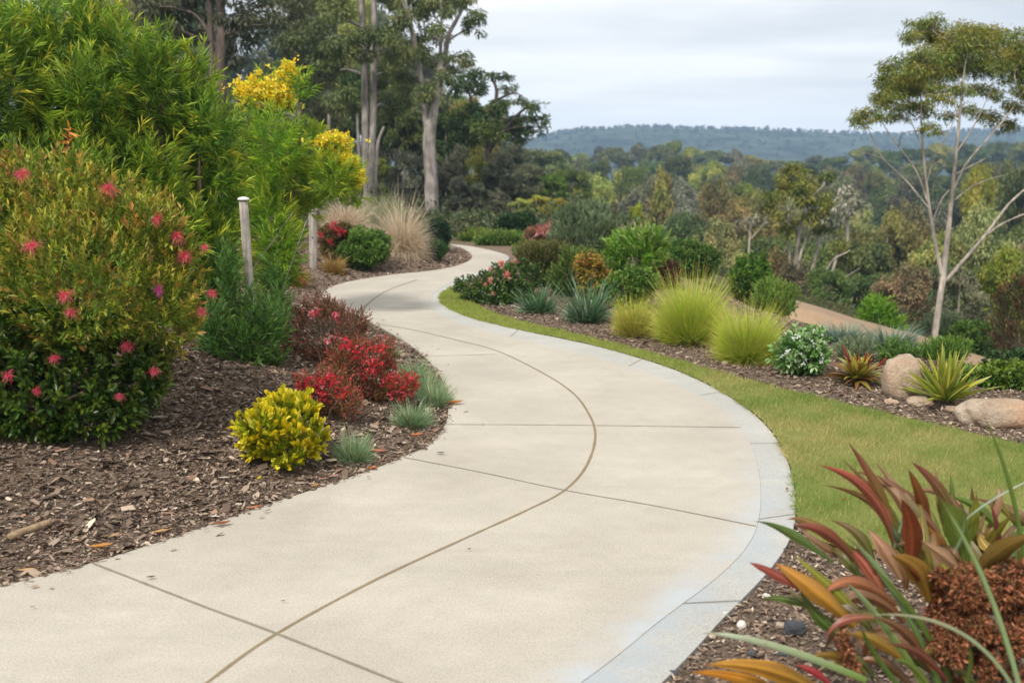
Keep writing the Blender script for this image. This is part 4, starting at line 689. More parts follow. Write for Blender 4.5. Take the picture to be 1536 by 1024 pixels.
# --- bronze leaved plant close to the viewer
def cordyline():
    rng = np.random.default_rng(9); b = ground_pt(1395, 1010, 3.05); t = thing('bronze_leaf_plant', 'red bronze and green broad leaved plant with long blades at the kerb corner', 'plant', b)
    M_CORD = leafmat('bronze_leaf', 0.42, 0.4, 0.22); nt = M_CORD.node_tree; at_ = [n for n in nt.nodes if n.type == 'ATTRIBUTE'][0]; pb = nt.nodes['Principled BSDF']; tb = [n for n in nt.nodes if n.type == 'BSDF_TRANSLUCENT'][0]; pv = pos_vec(nt)
    cc = mixc(nt, rng_map(nt, noise(nt, 14, 5, .7, pv), .45, .75, 0, .5), at_.outputs[0], mixc(nt, .55, at_.outputs[0], lin(104, 84, 46))); cc = mixc(nt, rng_map(nt, noise(nt, 70, 3, .7, pv), .64, .74, 0, .4), cc, lin(80, 56, 34)); cc = mixc(nt, rng_map(nt, noise(nt, 120, 2, .6, pv), .55, .85, 0, .15), cc, lin(206, 180, 140)); nt.links.new(cc, pb.inputs[0]); nt.links.new(cc, tb.inputs[0])
    RD, RU, BZ, GD, GN, TN, PK, YG, GR, DGN = lin(196, 100, 84), lin(130, 62, 36), lin(138, 92, 62), lin(146, 110, 36), lin(96, 118, 44), lin(158, 122, 90), lin(168, 92, 84), lin(134, 134, 44), lin(126, 146, 104), lin(74, 100, 40)
    Q = [((1345, 830), (1309, 744), (1228, 697), 22, BZ, RD, 3.0), ((1343, 800), (1315, 730), (1272, 663), 26, YG, PK, 3.0), ((1408, 800), (1362, 748), (1315, 713), 26, BZ, lin(150, 110, 88), 3.1), ((1364, 862), (1368, 800), (1352, 748), 32, RU, lin(150, 74, 44), 2.95), ((1395, 800), (1382, 748), (1362, 703), 19, RU, lin(178, 110, 60), 3.15), ((1440, 790), (1408, 732), (1366, 692), 18, GN, PK, 3.15), ((1422, 800), (1428, 755), (1425, 710), 17, DGN, GN, 3.2), ((1448, 862), (1436, 800), (1406, 742), 36, GN, lin(110, 130, 52), 3.05), ((1442, 830), (1458, 785), (1465, 740), 21, DGN, YG, 3.15), ((1500, 800), (1470, 764), (1420, 742), 26, lin(88, 116, 44), lin(104, 128, 50), 3.25), ((1500, 826), (1496, 790), (1485, 756), 14, lin(130, 56, 60), lin(160, 76, 80), 3.1), ((1465, 862), (1500, 825), (1556, 800), 32, lin(120, 96, 40), lin(140, 110, 46), 3.0), ((1440, 855), (1414, 832), (1380, 811), 22, TN, lin(176, 140, 104), 2.9), ((1490, 832), (1474, 812), (1461, 792), 22, lin(190, 156, 72), lin(206, 178, 100), 3.1),
         ((1250, 842), (1185, 800), (1130, 781), 25, DGN, lin(116, 144, 76), 2.95), ((1282, 842), (1240, 800), (1189, 788), 24, BZ, RD, 2.9), ((1215, 890), (1164, 862), (1124, 843), 20, PK, RD, 2.85), ((1282, 940), (1218, 882), (1161, 843), 34, GD, lin(190, 130, 50), 2.8), ((1268, 955), (1230, 928), (1200, 884), 26, DGN, GN, 2.85), ((1322, 926), (1268, 930), (1238, 960), 22, BZ, PK, 2.75), ((1345, 908), (1282, 872), (1235, 892), 32, BZ, lin(180, 110, 74), 2.9), ((1396, 902), (1376, 856), (1337, 833), 36, GD, lin(176, 132, 60), 2.85), ((1350, 868), (1326, 824), (1303, 793), 24, TN, lin(164, 116, 88), 2.9), ((1360, 800), (1350, 810), (1335, 780), 16, GR, GR, 3.0),
         ((1250, 1050), (1160, 1006), (1057, 997), 30, GD, lin(212, 150, 50), 2.65), ((1210, 1060), (1120, 1020), (1033, 1008), 22, lin(180, 140, 40), lin(206, 130, 40), 2.6), ((1250, 1030), (1222, 1008), (1190, 996), 16, lin(150, 50, 56), lin(190, 70, 74), 2.7), ((1370, 1002), (1318, 962), (1270, 950), 32, GD, lin(176, 140, 56), 2.7), ((1392, 1000), (1360, 950), (1310, 925), 26, lin(120, 84, 50), BZ, 2.75), ((1420, 1020), (1380, 980), (1330, 965), 22, lin(130, 60, 50), BZ, 2.7), ((1420, 940), (1400, 890), (1360, 850), 28, BZ, RU, 2.95), ((1460, 830), (1440, 780), (1420, 760), 30, YG, GN, 3.2), ((1330, 900), (1300, 850), (1262, 812), 24, BZ, RD, 3.0), ((1475, 850), (1486, 810), (1520, 770), 24, GD, YG, 3.2), ((1420, 870), (1405, 810), (1372, 770), 24, RU, GD, 3.1), ((1510, 845), (1530, 805), (1570, 770), 24, DGN, GN, 3.2), ((1395, 850), (1402, 800), (1392, 760), 22, DGN, YG, 3.15), ((1300, 1010), (1258, 985), (1215, 985), 26, lin(110, 100, 40), GD, 2.7)]
    def bez(g, p0, pm, p2, W, c0, c1, prof, nseg=14, fold=.42, twist=.5):
        k = 2 * pm - (p0 + p2) / 2; V, C = [], []; cs = rng.uniform(.6, 1.3, 9); cs[4] = 1.5; tipb = rng.uniform(.72, .97); cs[[0, 8]] *= rng.choice([.8, 1.3])
        for i in range(nseg + 1):
            u = i / nseg; p = (1 - u) ** 2 * p0 + 2 * u * (1 - u) * k + u * u * p2; tg = unit((1 - u) * (k - p0) + u * (p2 - k) + 1e-9); vw = unit(p - CAM); s = unit(np.cross(tg, vw)); nr = np.cross(s, tg); a = twist * (u - .4); s, nr = s * math.cos(a) + nr * math.sin(a), nr * math.cos(a) - s * math.sin(a)
            w = W / 2 * (prof(u)); c = c0 * (1 - u) + c1 * u; bt = max(0., (u - tipb) / (1 - tipb)); c = c * (1 - .8 * bt) + lin(96, 66, 42) * .8 * bt
            for q in range(9): e = q / 4 - 1; V.append(p + s * w * e + nr * w * fold * abs(e)); C.append(c * cs[q] * rng.uniform(.93, 1.07))
        F = [[9 * i + j, 9 * i + j + 1, 9 * i + j + 10, 9 * i + j + 9] for i in range(nseg) for j in range(8)]; g.add(np.array(V), np.array(F), np.array(C))
    br = lambda u: (max(.25, (u / .38)) ** .6 if u < .38 else max(.02, 1 - ((u - .38) / .62) ** 1.7)) * (1 + .05 * math.sin(u * 17))
    st = lambda u: max(.05, (1 - u ** 3) * (.75 + .25 * u))
    g = Geo()
    for (p0, pm, p2, w, c0, c1, dp) in Q:
        dt = rng.normal(-.04, .10); bez(g, at(*p0, dp + .05), at(*pm, dp + .02 + dt * .4), at(*p2, dp + dt), pxs(w * rng.choice([.6, .75, .9, .95]), dp), c0 * rng.uniform(.6, .85), c1 * rng.uniform(.65, .9), br, twist=rng.normal(.2, .6))
    for (p0, pm, p2, w, c0, c1, dp) in Q * 2:      # older leaves behind and between
        o = np.array([rng.uniform(6, 50), rng.uniform(-2, 55)]); c0 = [DGN, BZ, GN, lin(110, 84, 52), YG][rng.integers(0, 5)]; c1 = [c0, TN, BZ, lin(130, 100, 60)][rng.integers(0, 4)]
        bez(g, at(*(np.array(p0) + o), dp + .12), at(*(np.array(pm) + o * 1.1 + rng.normal(0, 8, 2)), dp + .1), at(*(np.array(p2) + o * 1.2 + rng.normal(0, 14, 2)), dp + rng.uniform(.05, .3)), pxs(w * rng.uniform(.5, .85), dp), c0 * .75, c1 * .75, br, twist=rng.normal(.2, .8))
    g.build('broad_leaves', M_CORD, t, smooth=True); g = Geo()
    for (p0, pm, p2, w, c0, c1, dp) in [((1410, 1030), (1340, 885), (1268, 805), 13, DGN, GR, 2.8), ((1388, 1030), (1322, 932), (1268, 872), 13, GN, GR, 2.7), ((1300, 1020), (1160, 968), (1053, 949), 13, GN, lin(186, 196, 170), 2.55), ((1530, 1050), (1440, 948), (1300, 922), 8, GR, lin(150, 150, 118), 2.45), ((1532, 1040), (1480, 880), (1408, 745), 10, GR, lin(120, 140, 84), 2.5), ((1536, 840), (1514, 725), (1475, 622), 8, DGN, lin(96, 116, 50), 2.9), ((1440, 790), (1480, 755), (1560, 712), 4, GR, lin(180, 190, 180), 3.1), ((1430, 1030), (1378, 930), (1310, 850), 10, DGN, GN, 2.8), ((1340, 830), (1352, 790), (1362, 760), 10, GR, GR, 3.0), ((1450, 1030), (1456, 990), (1452, 966), 8, DGN, GN, 2.5), ((1400, 1040), (1370, 1000), (1340, 990), 12, GN, GN, 2.5), ((1430, 830), (1446, 790), (1440, 750), 8, GR, GN, 3.0), ((1528, 880), (1520, 840), (1530, 790), 8, GR, GR, 3.0), ((1360, 1040), (1315, 985), (1290, 935), 10, DGN, DGN, 2.7)]:
        bez(g, at(*p0, dp + .05), at(*pm, dp), at(*p2, dp - .05), pxs(w, dp), c0, c1, st, 20, .35, .4)
    g.build('strap_leaves', M_CORD, t, smooth=True)
    b2 = ground_pt(1465, 1040, 2.95); t2 = thing('dried_plant', 'rust brown dried flower mass among the bronze leaves', 'plant', b2); L = px_lumps([(x + rng.normal(0, s * .55), y + rng.normal(0, s * .5), rng.uniform(9, 19), rng.uniform(8, 17), 2.9 + rng.uniform(-.14, .10)) for x, y, s in [(1462, 915, 50), (1500, 950, 46), (1430, 955, 40), (1515, 900, 34), (1480, 1000, 60), (1440, 885, 30)] for _ in range(15)] + [(1270, 975, 7, 14, 2.7), (1276, 1000, 9, 10, 2.7), (1264, 955, 5, 10, 2.7)], 2.9, rng)
    g = Geo(); p, nr, _ = lump_points(rng, L, 20000, .5); k = np.array([lin(160, 100, 66), lin(120, 80, 54), lin(186, 122, 84), lin(96, 68, 50), lin(206, 140, 104), lin(134, 108, 66)])[rng.integers(0, 6, len(p))] * rng.uniform(.6, 1.2, (len(p), 1)); leaves(g, p, nr + rng.normal(0, .7, p.shape), rng.uniform(.008, .026, len(p)), rng.uniform(.004, .010, len(p)), k, rng, fold=.6); g.build('dried_flowers', M_DRY, t2); stems(rng, b2, L, .008, 8, t2)
cordyline()
def blade_on_path():
    g = Geo(); c = P(1090, 850); rng = np.random.default_rng(2); n = 3; ribbons(g, np.array([P(1060, 852), P(1092, 850), P(1100, 849)]) + [0, 0, .006], np.array([[1, .12, .02], [1, .2, .05], [.8, .5, .1]]), np.array([.09, .06, .05]), .004, .0, 4, lin(86, 122, 46), lin(120, 146, 70), rng, 'lance'); tag(g.build('grass_blade', M_LEAF, base=c), 'thin green grass sprig lying across the kerb', 'grass blade')
blade_on_path()
# ------------------------------------------------------------------ trees
def clump_leaves(g, rng, L, ll, lw, cols, cover=1.6, hang=.5, sub=5, cap=9000, up=.25, tip=None):
    """leaves of one branch end: small tufts gathered inside the ellipsoid L"""
    c, r = L[:3], L[3:]; n = int(min(cap, cover * PI * r[0] * r[2] / (.5 * ll * lw))); m = max(3, sub)
    d = unit(rng.normal(0, 1, (m, 3)) + [0, 0, up]); tc = c + d * r * rng.uniform(.45, .85, (m, 1)); tr = rng.uniform(.32, .55, m)
    k = rng.integers(0, m, n); e = unit(rng.normal(0, 1, (n, 3))) * (rng.random((n, 1)) ** .45); p = tc[k] + e * r * tr[k][:, None] * [1, 1, .75]
    dr = unit(e + rng.normal(0, .6, e.shape)); dr[:, 2] -= hang; cols = np.array(cols); col = cols[rng.integers(0, len(cols), m)][k] * rng.uniform(.75, 1.25, (n, 1)) * rng.uniform(.75, 1.25, m)[k][:, None]
    if tip is not None: q = (np.clip(e[:, 2], 0, 1) * .6)[:, None] * rng.random((n, 1)); col = col * (1 - q) + tip * q  # upper leaves blend to the tip colour: a painted highlight on tuft tops
    leaves(g, p, dr, ll * rng.uniform(.7, 1.2, n), lw * rng.uniform(.7, 1.2, n), col, rng, droop=.15); return tc
def tree_px(name, label, dep, basepx, trunks, clumps, seed, cols, ll=.12, lw=.03, cover=2.4, bark=None, cat='tree', hang=.5, sub=6, cap=9000, twig=.012, group=None, yj=1.2, tip=None, crown_mat=None, links=True, cs=1.0):
    rng = np.random.default_rng(seed); b = ground_pt(basepx[0], basepx[1], dep) if basepx[1] is not None else None; t = thing(name, label, cat, b, group); g = Geo(); nodes = []
    for tr in trunks:
        pts = np.array([at(q[0], q[1], dep + (q[3] if len(q) > 3 else 0)) for q in tr]); rad = np.array([pxs(q[2], dep) for q in tr])
        if tr[0][:2] == tuple(basepx): pts[0] = b - [0, 0, .15]
        c = crom(pts, 6); rr = np.interp(np.linspace(0, len(rad) - 1, len(c)), np.arange(len(rad)), rad); tube(g, c, rr, np.zeros(3), 9, .05, rng); nodes.append(np.c_[c, rr])
    N_ = np.vstack(nodes) if nodes else None; gl = Geo()
    for cl in clumps:
        dp = dep + (cl[4] if len(cl) > 4 else rng.uniform(-yj, yj)); C = at(cl[0], cl[1], dp); L = np.r_[C, pxs(cl[2] * cs, dp), pxs(cl[2] * cs, dp) * .9, pxs(cl[3] * cs, dp)]; tc = clump_leaves(gl, rng, L, ll, lw, cols, cover, hang, sub, cap, tip=tip)
        if links and N_ is not None:
            w = np.linalg.norm(N_[:, :3] - C, axis=1) + 3.0 * np.maximum(0, N_[:, 2] - C[2] + .2 * L[5]); k = int(w.argmin()); a = N_[k, :3]; r0 = min(N_[k, 3] * .6, twig * 3); q = crom([a, a * .45 + C * .55 + np.r_[rng.normal(0, .08, 2) * np.linalg.norm(C - a), .06 * np.linalg.norm(C - a)], C], 5); tube(g, q, np.linspace(r0, twig * .8, len(q)), np.zeros(3), 5)
            for e in tc[:10]: tube(g, np.array([q[-3], q[-2] * .5 + e * .5, e]), [twig * .8, twig * .6, twig * .3], np.zeros(3), 4)
    g.build('trunk', bark or M_GREYB, t, smooth=True); gl.build('crown', crown_mat or M_LEAF, t); return t

# --- the pale gum on the slope
GUM0 = [lin(103, 116, 46), lin(119, 125, 50), lin(140, 129, 50), lin(92, 109, 50)]
GUM = [lin(112, 128, 52), lin(124, 134, 56), lin(140, 136, 58), lin(100, 120, 56)]
DG_ = dep_of(P(1400, 527))
tree_px('gum_tree', 'slender pale barked gum tree with an umbrella crown on the slope behind the boulders', DG_, (1400, 527),
    [[(1400, 527, 5.23), (1405, 480, 4.94), (1414, 420, 4.65), (1424, 330, 3.48), (1430, 270, 2.90), (1438, 190, 2.09), (1446, 110, 1.28), (1452, 75, 0.70)], [(1414, 418, 3.48), (1404, 370, 2.79), (1394, 310, 2.32), (1386, 240, 1.74), (1382, 180, 1.16), (1380, 120, 0.70)], [(1392, 305, 1.51, 0), (1376, 260, 1.28), (1352, 225, 1.05), (1330, 195, 0.70), (1315, 165, 0.52)], [(1395, 315, 1.39), (1360, 272, 1.16), (1325, 238, 0.93), (1308, 205, 0.70), (1296, 180, 0.47)], [(1325, 238, 0.70), (1300, 230, 0.52), (1280, 228, 0.35)], [(1418, 422, 2.90), (1450, 385, 2.55), (1480, 350, 2.21), (1510, 310, 1.86), (1536, 285, 1.63), (1600, 230, 0.93)], [(1480, 352, 1.74), (1505, 335, 1.51), (1545, 318, 1.28), (1600, 300, 0.70)], [(1428, 290, 1.74), (1450, 245, 1.51), (1480, 210, 1.28), (1510, 175, 0.99), (1530, 145, 0.64)], [(1432, 262, 1.39), (1455, 250, 1.16), (1478, 238, 0.58)], [(1434, 230, 1.28), (1460, 190, 0.93), (1480, 150, 0.64), (1492, 115, 0.47)], [(1390, 275, 1.16), (1402, 235, 0.99), (1420, 205, 0.76), (1440, 160, 0.52)], [(1398, 335, 1.39), (1412, 300, 1.16), (1424, 285, 0.93)], [(1386, 230, 0.87), (1366, 180, 0.64), (1350, 140, 0.47)], [(1440, 180, 0.81), (1420, 130, 0.58), (1408, 100, 0.40)], [(1432, 300, 1.16), (1455, 282, 0.93), (1480, 270, 0.58), (1510, 262, 0.40)]],
    [(1330, 135, 18, 20), (1345, 115, 24, 22), (1372, 100, 26, 20), (1395, 92, 26, 20), (1420, 78, 26, 22), (1445, 62, 26, 20), (1465, 75, 26, 26), (1490, 70, 24, 22), (1515, 80, 24, 26), (1535, 95, 22, 26), (1360, 130, 22, 16), (1400, 112, 24, 16), (1430, 100, 24, 16), (1380, 45, 20, 13), (1395, 38, 18, 13), (1365, 56, 14, 9), (1400, 58, 14, 10), (1320, 150, 12, 14), (1300, 172, 16, 10), (1288, 182, 13, 8), (1318, 178, 9, 6), (1500, 105, 22, 18), (1470, 100, 22, 14), (1540, 135, 16, 12), (1560, 110, 30, 30), (1485, 175, 18, 9), (1508, 190, 14, 9), (1380, 165, 18, 9), (1468, 135, 14, 8), (1495, 140, 12, 9), (1340, 150, 16, 10), (1395, 195, 14, 8), (1590, 150, 26, 22), (1380, 135, 14, 8), (1425, 60, 20, 14), (1450, 48, 16, 11), (1480, 55, 18, 14), (1600, 250, 30, 16), (1345, 175, 16, 7), (1365, 160, 18, 8), (1410, 150, 20, 7), (1440, 135, 20, 8), (1420, 175, 12, 6), (1455, 165, 14, 7), (1520, 160, 18, 8), (1400, 135, 16, 7)], 31, GUM, .08, .018, 2.7, M_GUM, hang=.5, sub=20, cap=12000, cs=1.42, twig=.010, yj=1.3, tip=lin(190, 168, 70))

# --- the multi stemmed pale tree in the valley
tree_px('gum_tree', 'multi stemmed pale trunked tree with a golden green domed crown in the valley', 34.0, (1190, 425), [[(1190, 425, 4), (1194, 380, 3.4), (1204, 330, 2.8), (1212, 300, 1.6)], [(1186, 425, 2.4), (1184, 380, 2), (1183, 320, 1.4)], [(1194, 425, 2.6), (1200, 385, 2.2), (1208, 360, 1.6), (1214, 320, 1)], [(1210, 436, 3), (1222, 390, 2.4), (1230, 350, 2), (1236, 325, 1.2)], [(1240, 432, 1.6), (1250, 400, 1.2), (1256, 380, .8)], [(1180, 425, 1.6), (1176, 390, 1.4), (1177, 370, 1)]],
    [(1168, 285, 22, 24), (1190, 262, 26, 18), (1215, 262, 26, 18), (1238, 275, 18, 22), (1200, 295, 34, 26), (1160, 310, 16, 20), (1236, 305, 18, 24), (1180, 330, 22, 14), (1222, 325, 22, 14), (1175, 350, 18, 16), (1240, 345, 20, 16), (1260, 380, 22, 24), (1160, 380, 16, 20)], 32, [lin(104, 112, 44), lin(122, 122, 46), lin(88, 104, 42)], .18, .06, 2.6, M_GUM, yj=1.5, twig=.02, tip=lin(164, 150, 56))
tree_px('bare_tree', 'leaning bare grey stems fallen together below the valley trees', 30.0, (1215, 440), [[(1215, 440, 1.8), (1240, 405, 1.4), (1275, 375, .8)], [(1230, 440, 1.4), (1248, 410, 1), (1256, 385, .8)], [(1250, 436, 1.2), (1270, 415, .8), (1290, 402, .5)]], [], 33, GUM, bark=M_GUM, links=False)
tree_px('pale_tree', 'pale dead limbed small tree at the back of the golden grasses', 32.0, (1125, 400), [[(1125, 400, 2), (1124, 360, 1.6), (1130, 330, 1)], [(1125, 360, 1), (1142, 340, .7), (1150, 325, .5)], [(1124, 350, .9), (1112, 332, .6)]], [(1130, 328, 16, 8), (1150, 335, 10, 8), (1112, 335, 9, 8)], 34, [lin(150, 150, 130), lin(130, 134, 110)], .16, .05, .8, M_GUM, yj=.5)
tree_px('flowering_tree', 'tree with creamy white blossom between the valley trees', 44.0, (1272, 400), [[(1272, 400, 3), (1272, 330, 2)]], [(1272, 298, 16, 20), (1262, 310, 12, 14), (1284, 310, 12, 14), (1270, 285, 12, 10)], 35, [lin(196, 188, 170), lin(170, 166, 140), lin(110, 116, 84)], .25, .10, 1.7, M_GREYB)

# --- tall trees of the wood on the flat
FOR = [lin(112, 123, 67), lin(99, 112, 63), lin(128, 132, 77), lin(106, 118, 69)]; FOR2 = [lin(117, 123, 84), lin(103, 112, 75), lin(135, 136, 94)]
tree_px('eucalyptus', 'tall grey eucalyptus with a thick bare trunk forking high beside the path end', 29.0, (649, 331), [[(649, 331, 11), (646, 260, 10), (644, 205, 9.5), (650, 170, 7), (660, 120, 5), (668, 80, 4), (674, 50, 3.4), (692, 15, 2.6), (700, -30, 1.6)], [(643, 210, 6), (638, 170, 5), (632, 120, 4), (622, 60, 3), (612, 20, 2.2), (606, -20, 1.4)], [(647, 190, 5), (654, 140, 4), (660, 90, 3), (662, 30, 2), (660, -30, 1)], [(630, 110, 2), (614, 40, 1.6), (604, 0, 1)], [(672, 60, 2.2), (690, 50, 1.4), (705, 40, .8)]],
    [(700, 10, 22, 22), (708, 40, 14, 14), (690, 85, 22, 14), (672, 100, 20, 14), (650, 25, 30, 24), (645, 60, 26, 20), (660, -20, 40, 30), (625, 10, 24, 20), (605, 30, 20, 16), (630, 90, 20, 18), (665, 120, 16, 14), (645, 140, 18, 14), (600, 70, 18, 18), (612, 120, 20, 18), (680, -10, 26, 22), (590, -15, 30, 20)], 36, FOR, .15, .04, 2.6, M_GREYB, cs=1.25, yj=1.5, twig=.02, hang=.7)
tree_px('eucalyptus', 'pair of straight grey brown trunks rising side by side from the dark wood', 31.0, (550, 285), [[(550, 285, 6.5), (548, 180, 6), (546, 80, 5.4), (540, -40, 4.6)], [(556, 287, 5.5), (560, 180, 5), (560, 80, 4.6), (562, -40, 4)], [(541, 284, 3), (538, 220, 2.8), (536, 170, 2)], [(562, 286, 3.4), (566, 220, 2.6), (576, 190, 1.8)]],
    [(500, 20, 36, 30), (540, -10, 40, 26), (580, 0, 30, 24), (520, 70, 34, 26), (580, 60, 28, 30), (500, 110, 34, 28), (585, 110, 28, 24), (470, 60, 30, 26), (575, 160, 26, 26), (515, 150, 26, 28)], 37, FOR, .16, .045, 3.0, M_GREYB, cs=1.25, yj=2.0, twig=.02, hang=.7)
tree_px('eucalyptus', 'dark brown double trunked tree with dense drooping crown above the green shrubs', 24.0, (330, 260), [[(330, 260, 9), (331, 120, 8), (332, 40, 7), (328, -40, 6)], [(322, 250, 6), (320, 120, 5.4), (316, 40, 4.6), (312, -40, 3.6)], [(330, 80, 3), (300, 30, 2.2), (270, 10, 1.4)], [(333, 60, 3), (370, 20, 2), (400, 5, 1)]],
    [(280, 20, 30, 24), (290, 50, 22, 16), (250, 10, 30, 20), (350, 20, 26, 20), (365, 55, 22, 24), (345, 85, 16, 14), (390, 20, 24, 18), (300, -15, 50, 20), (360, -15, 50, 20), (410, 40, 18, 14), (262, 40, 16, 12), (230, -5, 30, 18), (215, 12, 20, 16)], 38, [lin(76, 82, 54), lin(66, 74, 50), lin(92, 94, 64)], .17, .045, 2.8, M_DARKB, cs=1.2, yj=1.6, twig=.02, hang=.8)
tree_px('eucalyptus', 'grey green tall tree hanging between the dark trunks and the twin trunks', 33.0, (450, 280), [[(450, 280, 5), (446, 150, 4.4), (440, 40, 3.6), (436, -40, 2.6)], [(490, 282, 3.4), (494, 200, 2.8), (492, 120, 2)]],
    [(440, 20, 34, 26), (470, -10, 40, 24), (430, 70, 28, 24), (465, 110, 32, 26), (440, 150, 30, 26), (410, -5, 26, 18), (480, 170, 28, 26), (425, 200, 34, 30), (470, 220, 34, 30), (400, 120, 8, 8), (385, 180, 26, 20), (500, 250, 30, 26), (350, 150, 30, 22), (380, 140, 16, 12)], 39, FOR2, .17, .048, 3.0, M_GREYB, cs=1.2, yj=2.0, twig=.02, hang=.7)
tree_px('umbrella_tree', 'layered spreading tree with flat topped leaf pads standing clear against the sky', 36.0, (735, 330), [[(735, 330, 6), (730, 250, 5), (735, 190, 4), (745, 140, 2.6), (735, 112, 1.6)], [(732, 230, 3.4), (760, 190, 2.6), (785, 165, 2), (805, 158, 1)], [(733, 210, 3), (710, 160, 2.4), (700, 125, 1.4)], [(745, 150, 2), (770, 140, 1.4), (784, 145, .8)]],
    [(705, 112, 16, 8), (725, 108, 18, 7), (748, 116, 16, 8), (762, 132, 14, 7), (775, 155, 16, 8), (795, 160, 18, 8), (812, 175, 12, 8), (785, 180, 20, 10), (800, 192, 18, 8), (690, 130, 20, 16), (715, 140, 22, 16), (700, 165, 26, 20), (735, 165, 24, 18), (750, 185, 24, 16), (770, 200, 24, 14), (720, 195, 34, 22), (690, 200, 26, 26), (755, 160, 12, 8)], 40, [lin(76, 98, 46), lin(92, 108, 48), lin(66, 88, 44)], .17, .055, 2.6, M_DARKB, yj=1.5, twig=.02, hang=.3, cs=1.2)

# --- kinds of tree repeated through the wood and the valley
def proto(kind, seed, cols, tip=None, n=15000):
    """a tree of unit height and about unit crown width standing at the origin"""
    rng = np.random.default_rng(seed); L = []; g = Geo()
    if kind == 'gum':
        tube(g, crom([[0, 0, -.03], [.02, .01, .3], [-.02, 0, .6], [.02, 0, .85]], 5), np.linspace(.022, .008, 16), np.zeros(3), 7)
        for i in range(15): a = i * 2.4; r = rng.uniform(.1, .34); z = rng.uniform(.42, .84); L.append([math.cos(a) * r, math.sin(a) * r, z, rng.uniform(.13, .2), rng.uniform(.13, .2), rng.uniform(.09, .14)])
        L.append([0, 0, .88, .2, .2, .11])
    elif kind == 'bushy':
        tube(g, np.array([[0, 0, -.03], [0, .01, .4], [0, 0, .8]]), [.022, .016, .006], np.zeros(3), 7)
        for i in range(26): z = rng.uniform(.08, .86); a = i * 2.4 + rng.uniform(-.3, .3); r = .36 * math.sqrt(max(.05, 1 - ((z - .36) / .58) ** 2)) * rng.uniform(.6, 1); L.append([math.cos(a) * r, math.sin(a) * r, z, rng.uniform(.12, .2), rng.uniform(.12, .2), rng.uniform(.09, .15)])
        L.append([0, 0, .86, .16, .16, .13])
    elif kind == 'cone':
        tube(g, np.array([[0, 0, -.03], [0, .01, .4], [0, 0, .9]]), [.022, .016, .004], np.zeros(3), 7)
        for i in range(24): z = .1 + .82 * i / 24; a = i * 2.4; r = .34 * (1 - z) ** .7 * rng.uniform(.5, 1.05); s = .10 + .08 * (1 - z); L.append([math.cos(a) * r, math.sin(a) * r, z, s, s, s * .9])
    else:
        tube(g, crom([[0, 0, -.03], [.02, .01, .35], [-.01, 0, .7]], 5), np.linspace(.026, .012, 11), np.zeros(3), 7)
        for i in range(17): a = i * 2.4; r = .42 * math.sqrt((i + .5) / 17); L.append([math.cos(a) * r, math.sin(a) * r, .88 - .55 * r ** 1.4 * rng.uniform(.8, 1.3), .14, .14, .08])
    L = np.array(L)
    if kind in ('gum', 'umbrella'):
        for l in L[::2]: a = np.array([0, 0, .3]) ; tube(g, crom([a, a * .4 + l[:3] * .6 - [0, 0, .03], l[:3]], 4), np.linspace(.010, .003, 9), np.zeros(3), 4)
    gl = Geo(); tot = (L[:, 3] * L[:, 5]).sum()
    for l in L: cols_ = np.array(cols) * rng.uniform(.7, 1.3); clump_leaves(gl, rng, l, .034, .017, cols_, 99, .3, 7, int(n * l[3] * l[5] / tot), tip=tip)
    return g, gl
PROTO = {}
def add_proto(key, kind, seed, cols, tip=None, name='valley_tree', bark=M_GREYB, n=15000):
    g, gl = proto(kind, seed, cols, tip, n); PROTO[key] = (g, gl, name, bark)
DK = [lin(97, 114, 56), lin(83, 103, 52), lin(110, 123, 60)]; OLV = [lin(135, 143, 60), lin(122, 134, 56), lin(151, 150, 69)]; YGN = [lin(144, 154, 52), lin(126, 145, 48), lin(160, 159, 60)]; BRW = [lin(133, 125, 69), lin(117, 114, 63), lin(149, 132, 73)]; GRY = [lin(110, 116, 84), lin(97, 105, 73), lin(126, 127, 94)]
add_proto('gum1', 'gum', 1, OLV, lin(140, 136, 66)); add_proto('gum2', 'gum', 2, DK, lin(128, 138, 70)); add_proto('bush1', 'bushy', 3, DK, lin(120, 132, 66)); add_proto('bush2', 'bushy', 4, OLV, lin(136, 132, 64)); add_proto('cone1', 'cone', 5, YGN, lin(160, 156, 66)); add_proto('brown1', 'bushy', 6, BRW); add_proto('umb1', 'umbrella', 7, DK, lin(110, 120, 60)); add_proto('grey1', 'bushy', 8, GRY); add_proto('gum3', 'gum', 9, GRY)
USED = {}; rngT = np.random.default_rng(123)
def stand(key, px, ytop, wpx, dep, label, group=None, name=None, cat='tree', sink=0.0):
    g, gl, nm, bark = PROTO[key]; b = ground_pt(px, 300, dep); b[2] -= sink; H = at(px, ytop, dep)[2] - b[2]; W = pxs(wpx, dep)
    if key not in USED:
        t = thing(name or nm, label, cat, (0, 0, 0), group); a = g.build('trunk', bark, t, smooth=True); c = gl.build('crown', M_TREE, t); USED[key] = (t, a, c)
    else:
        t = thing(name or nm, label, cat, (0, 0, 0), group)
        for ch in USED[key][1:]: o = ch.copy(); scene.collection.objects.link(o); o.parent = t
    t.location = b; t.scale = (W, W, H); t.rotation_euler = (0, 0, rngT.uniform(0, 6.28)); return t
TONE = {'gum1': 'olive gum', 'gum2': 'dark green gum', 'gum3': 'grey green gum', 'bush1': 'dark dense tree', 'bush2': 'olive bushy tree', 'cone1': 'yellow green pointed tree', 'brown1': 'brownish tree', 'umb1': 'flat topped tree', 'grey1': 'grey green bushy tree'}
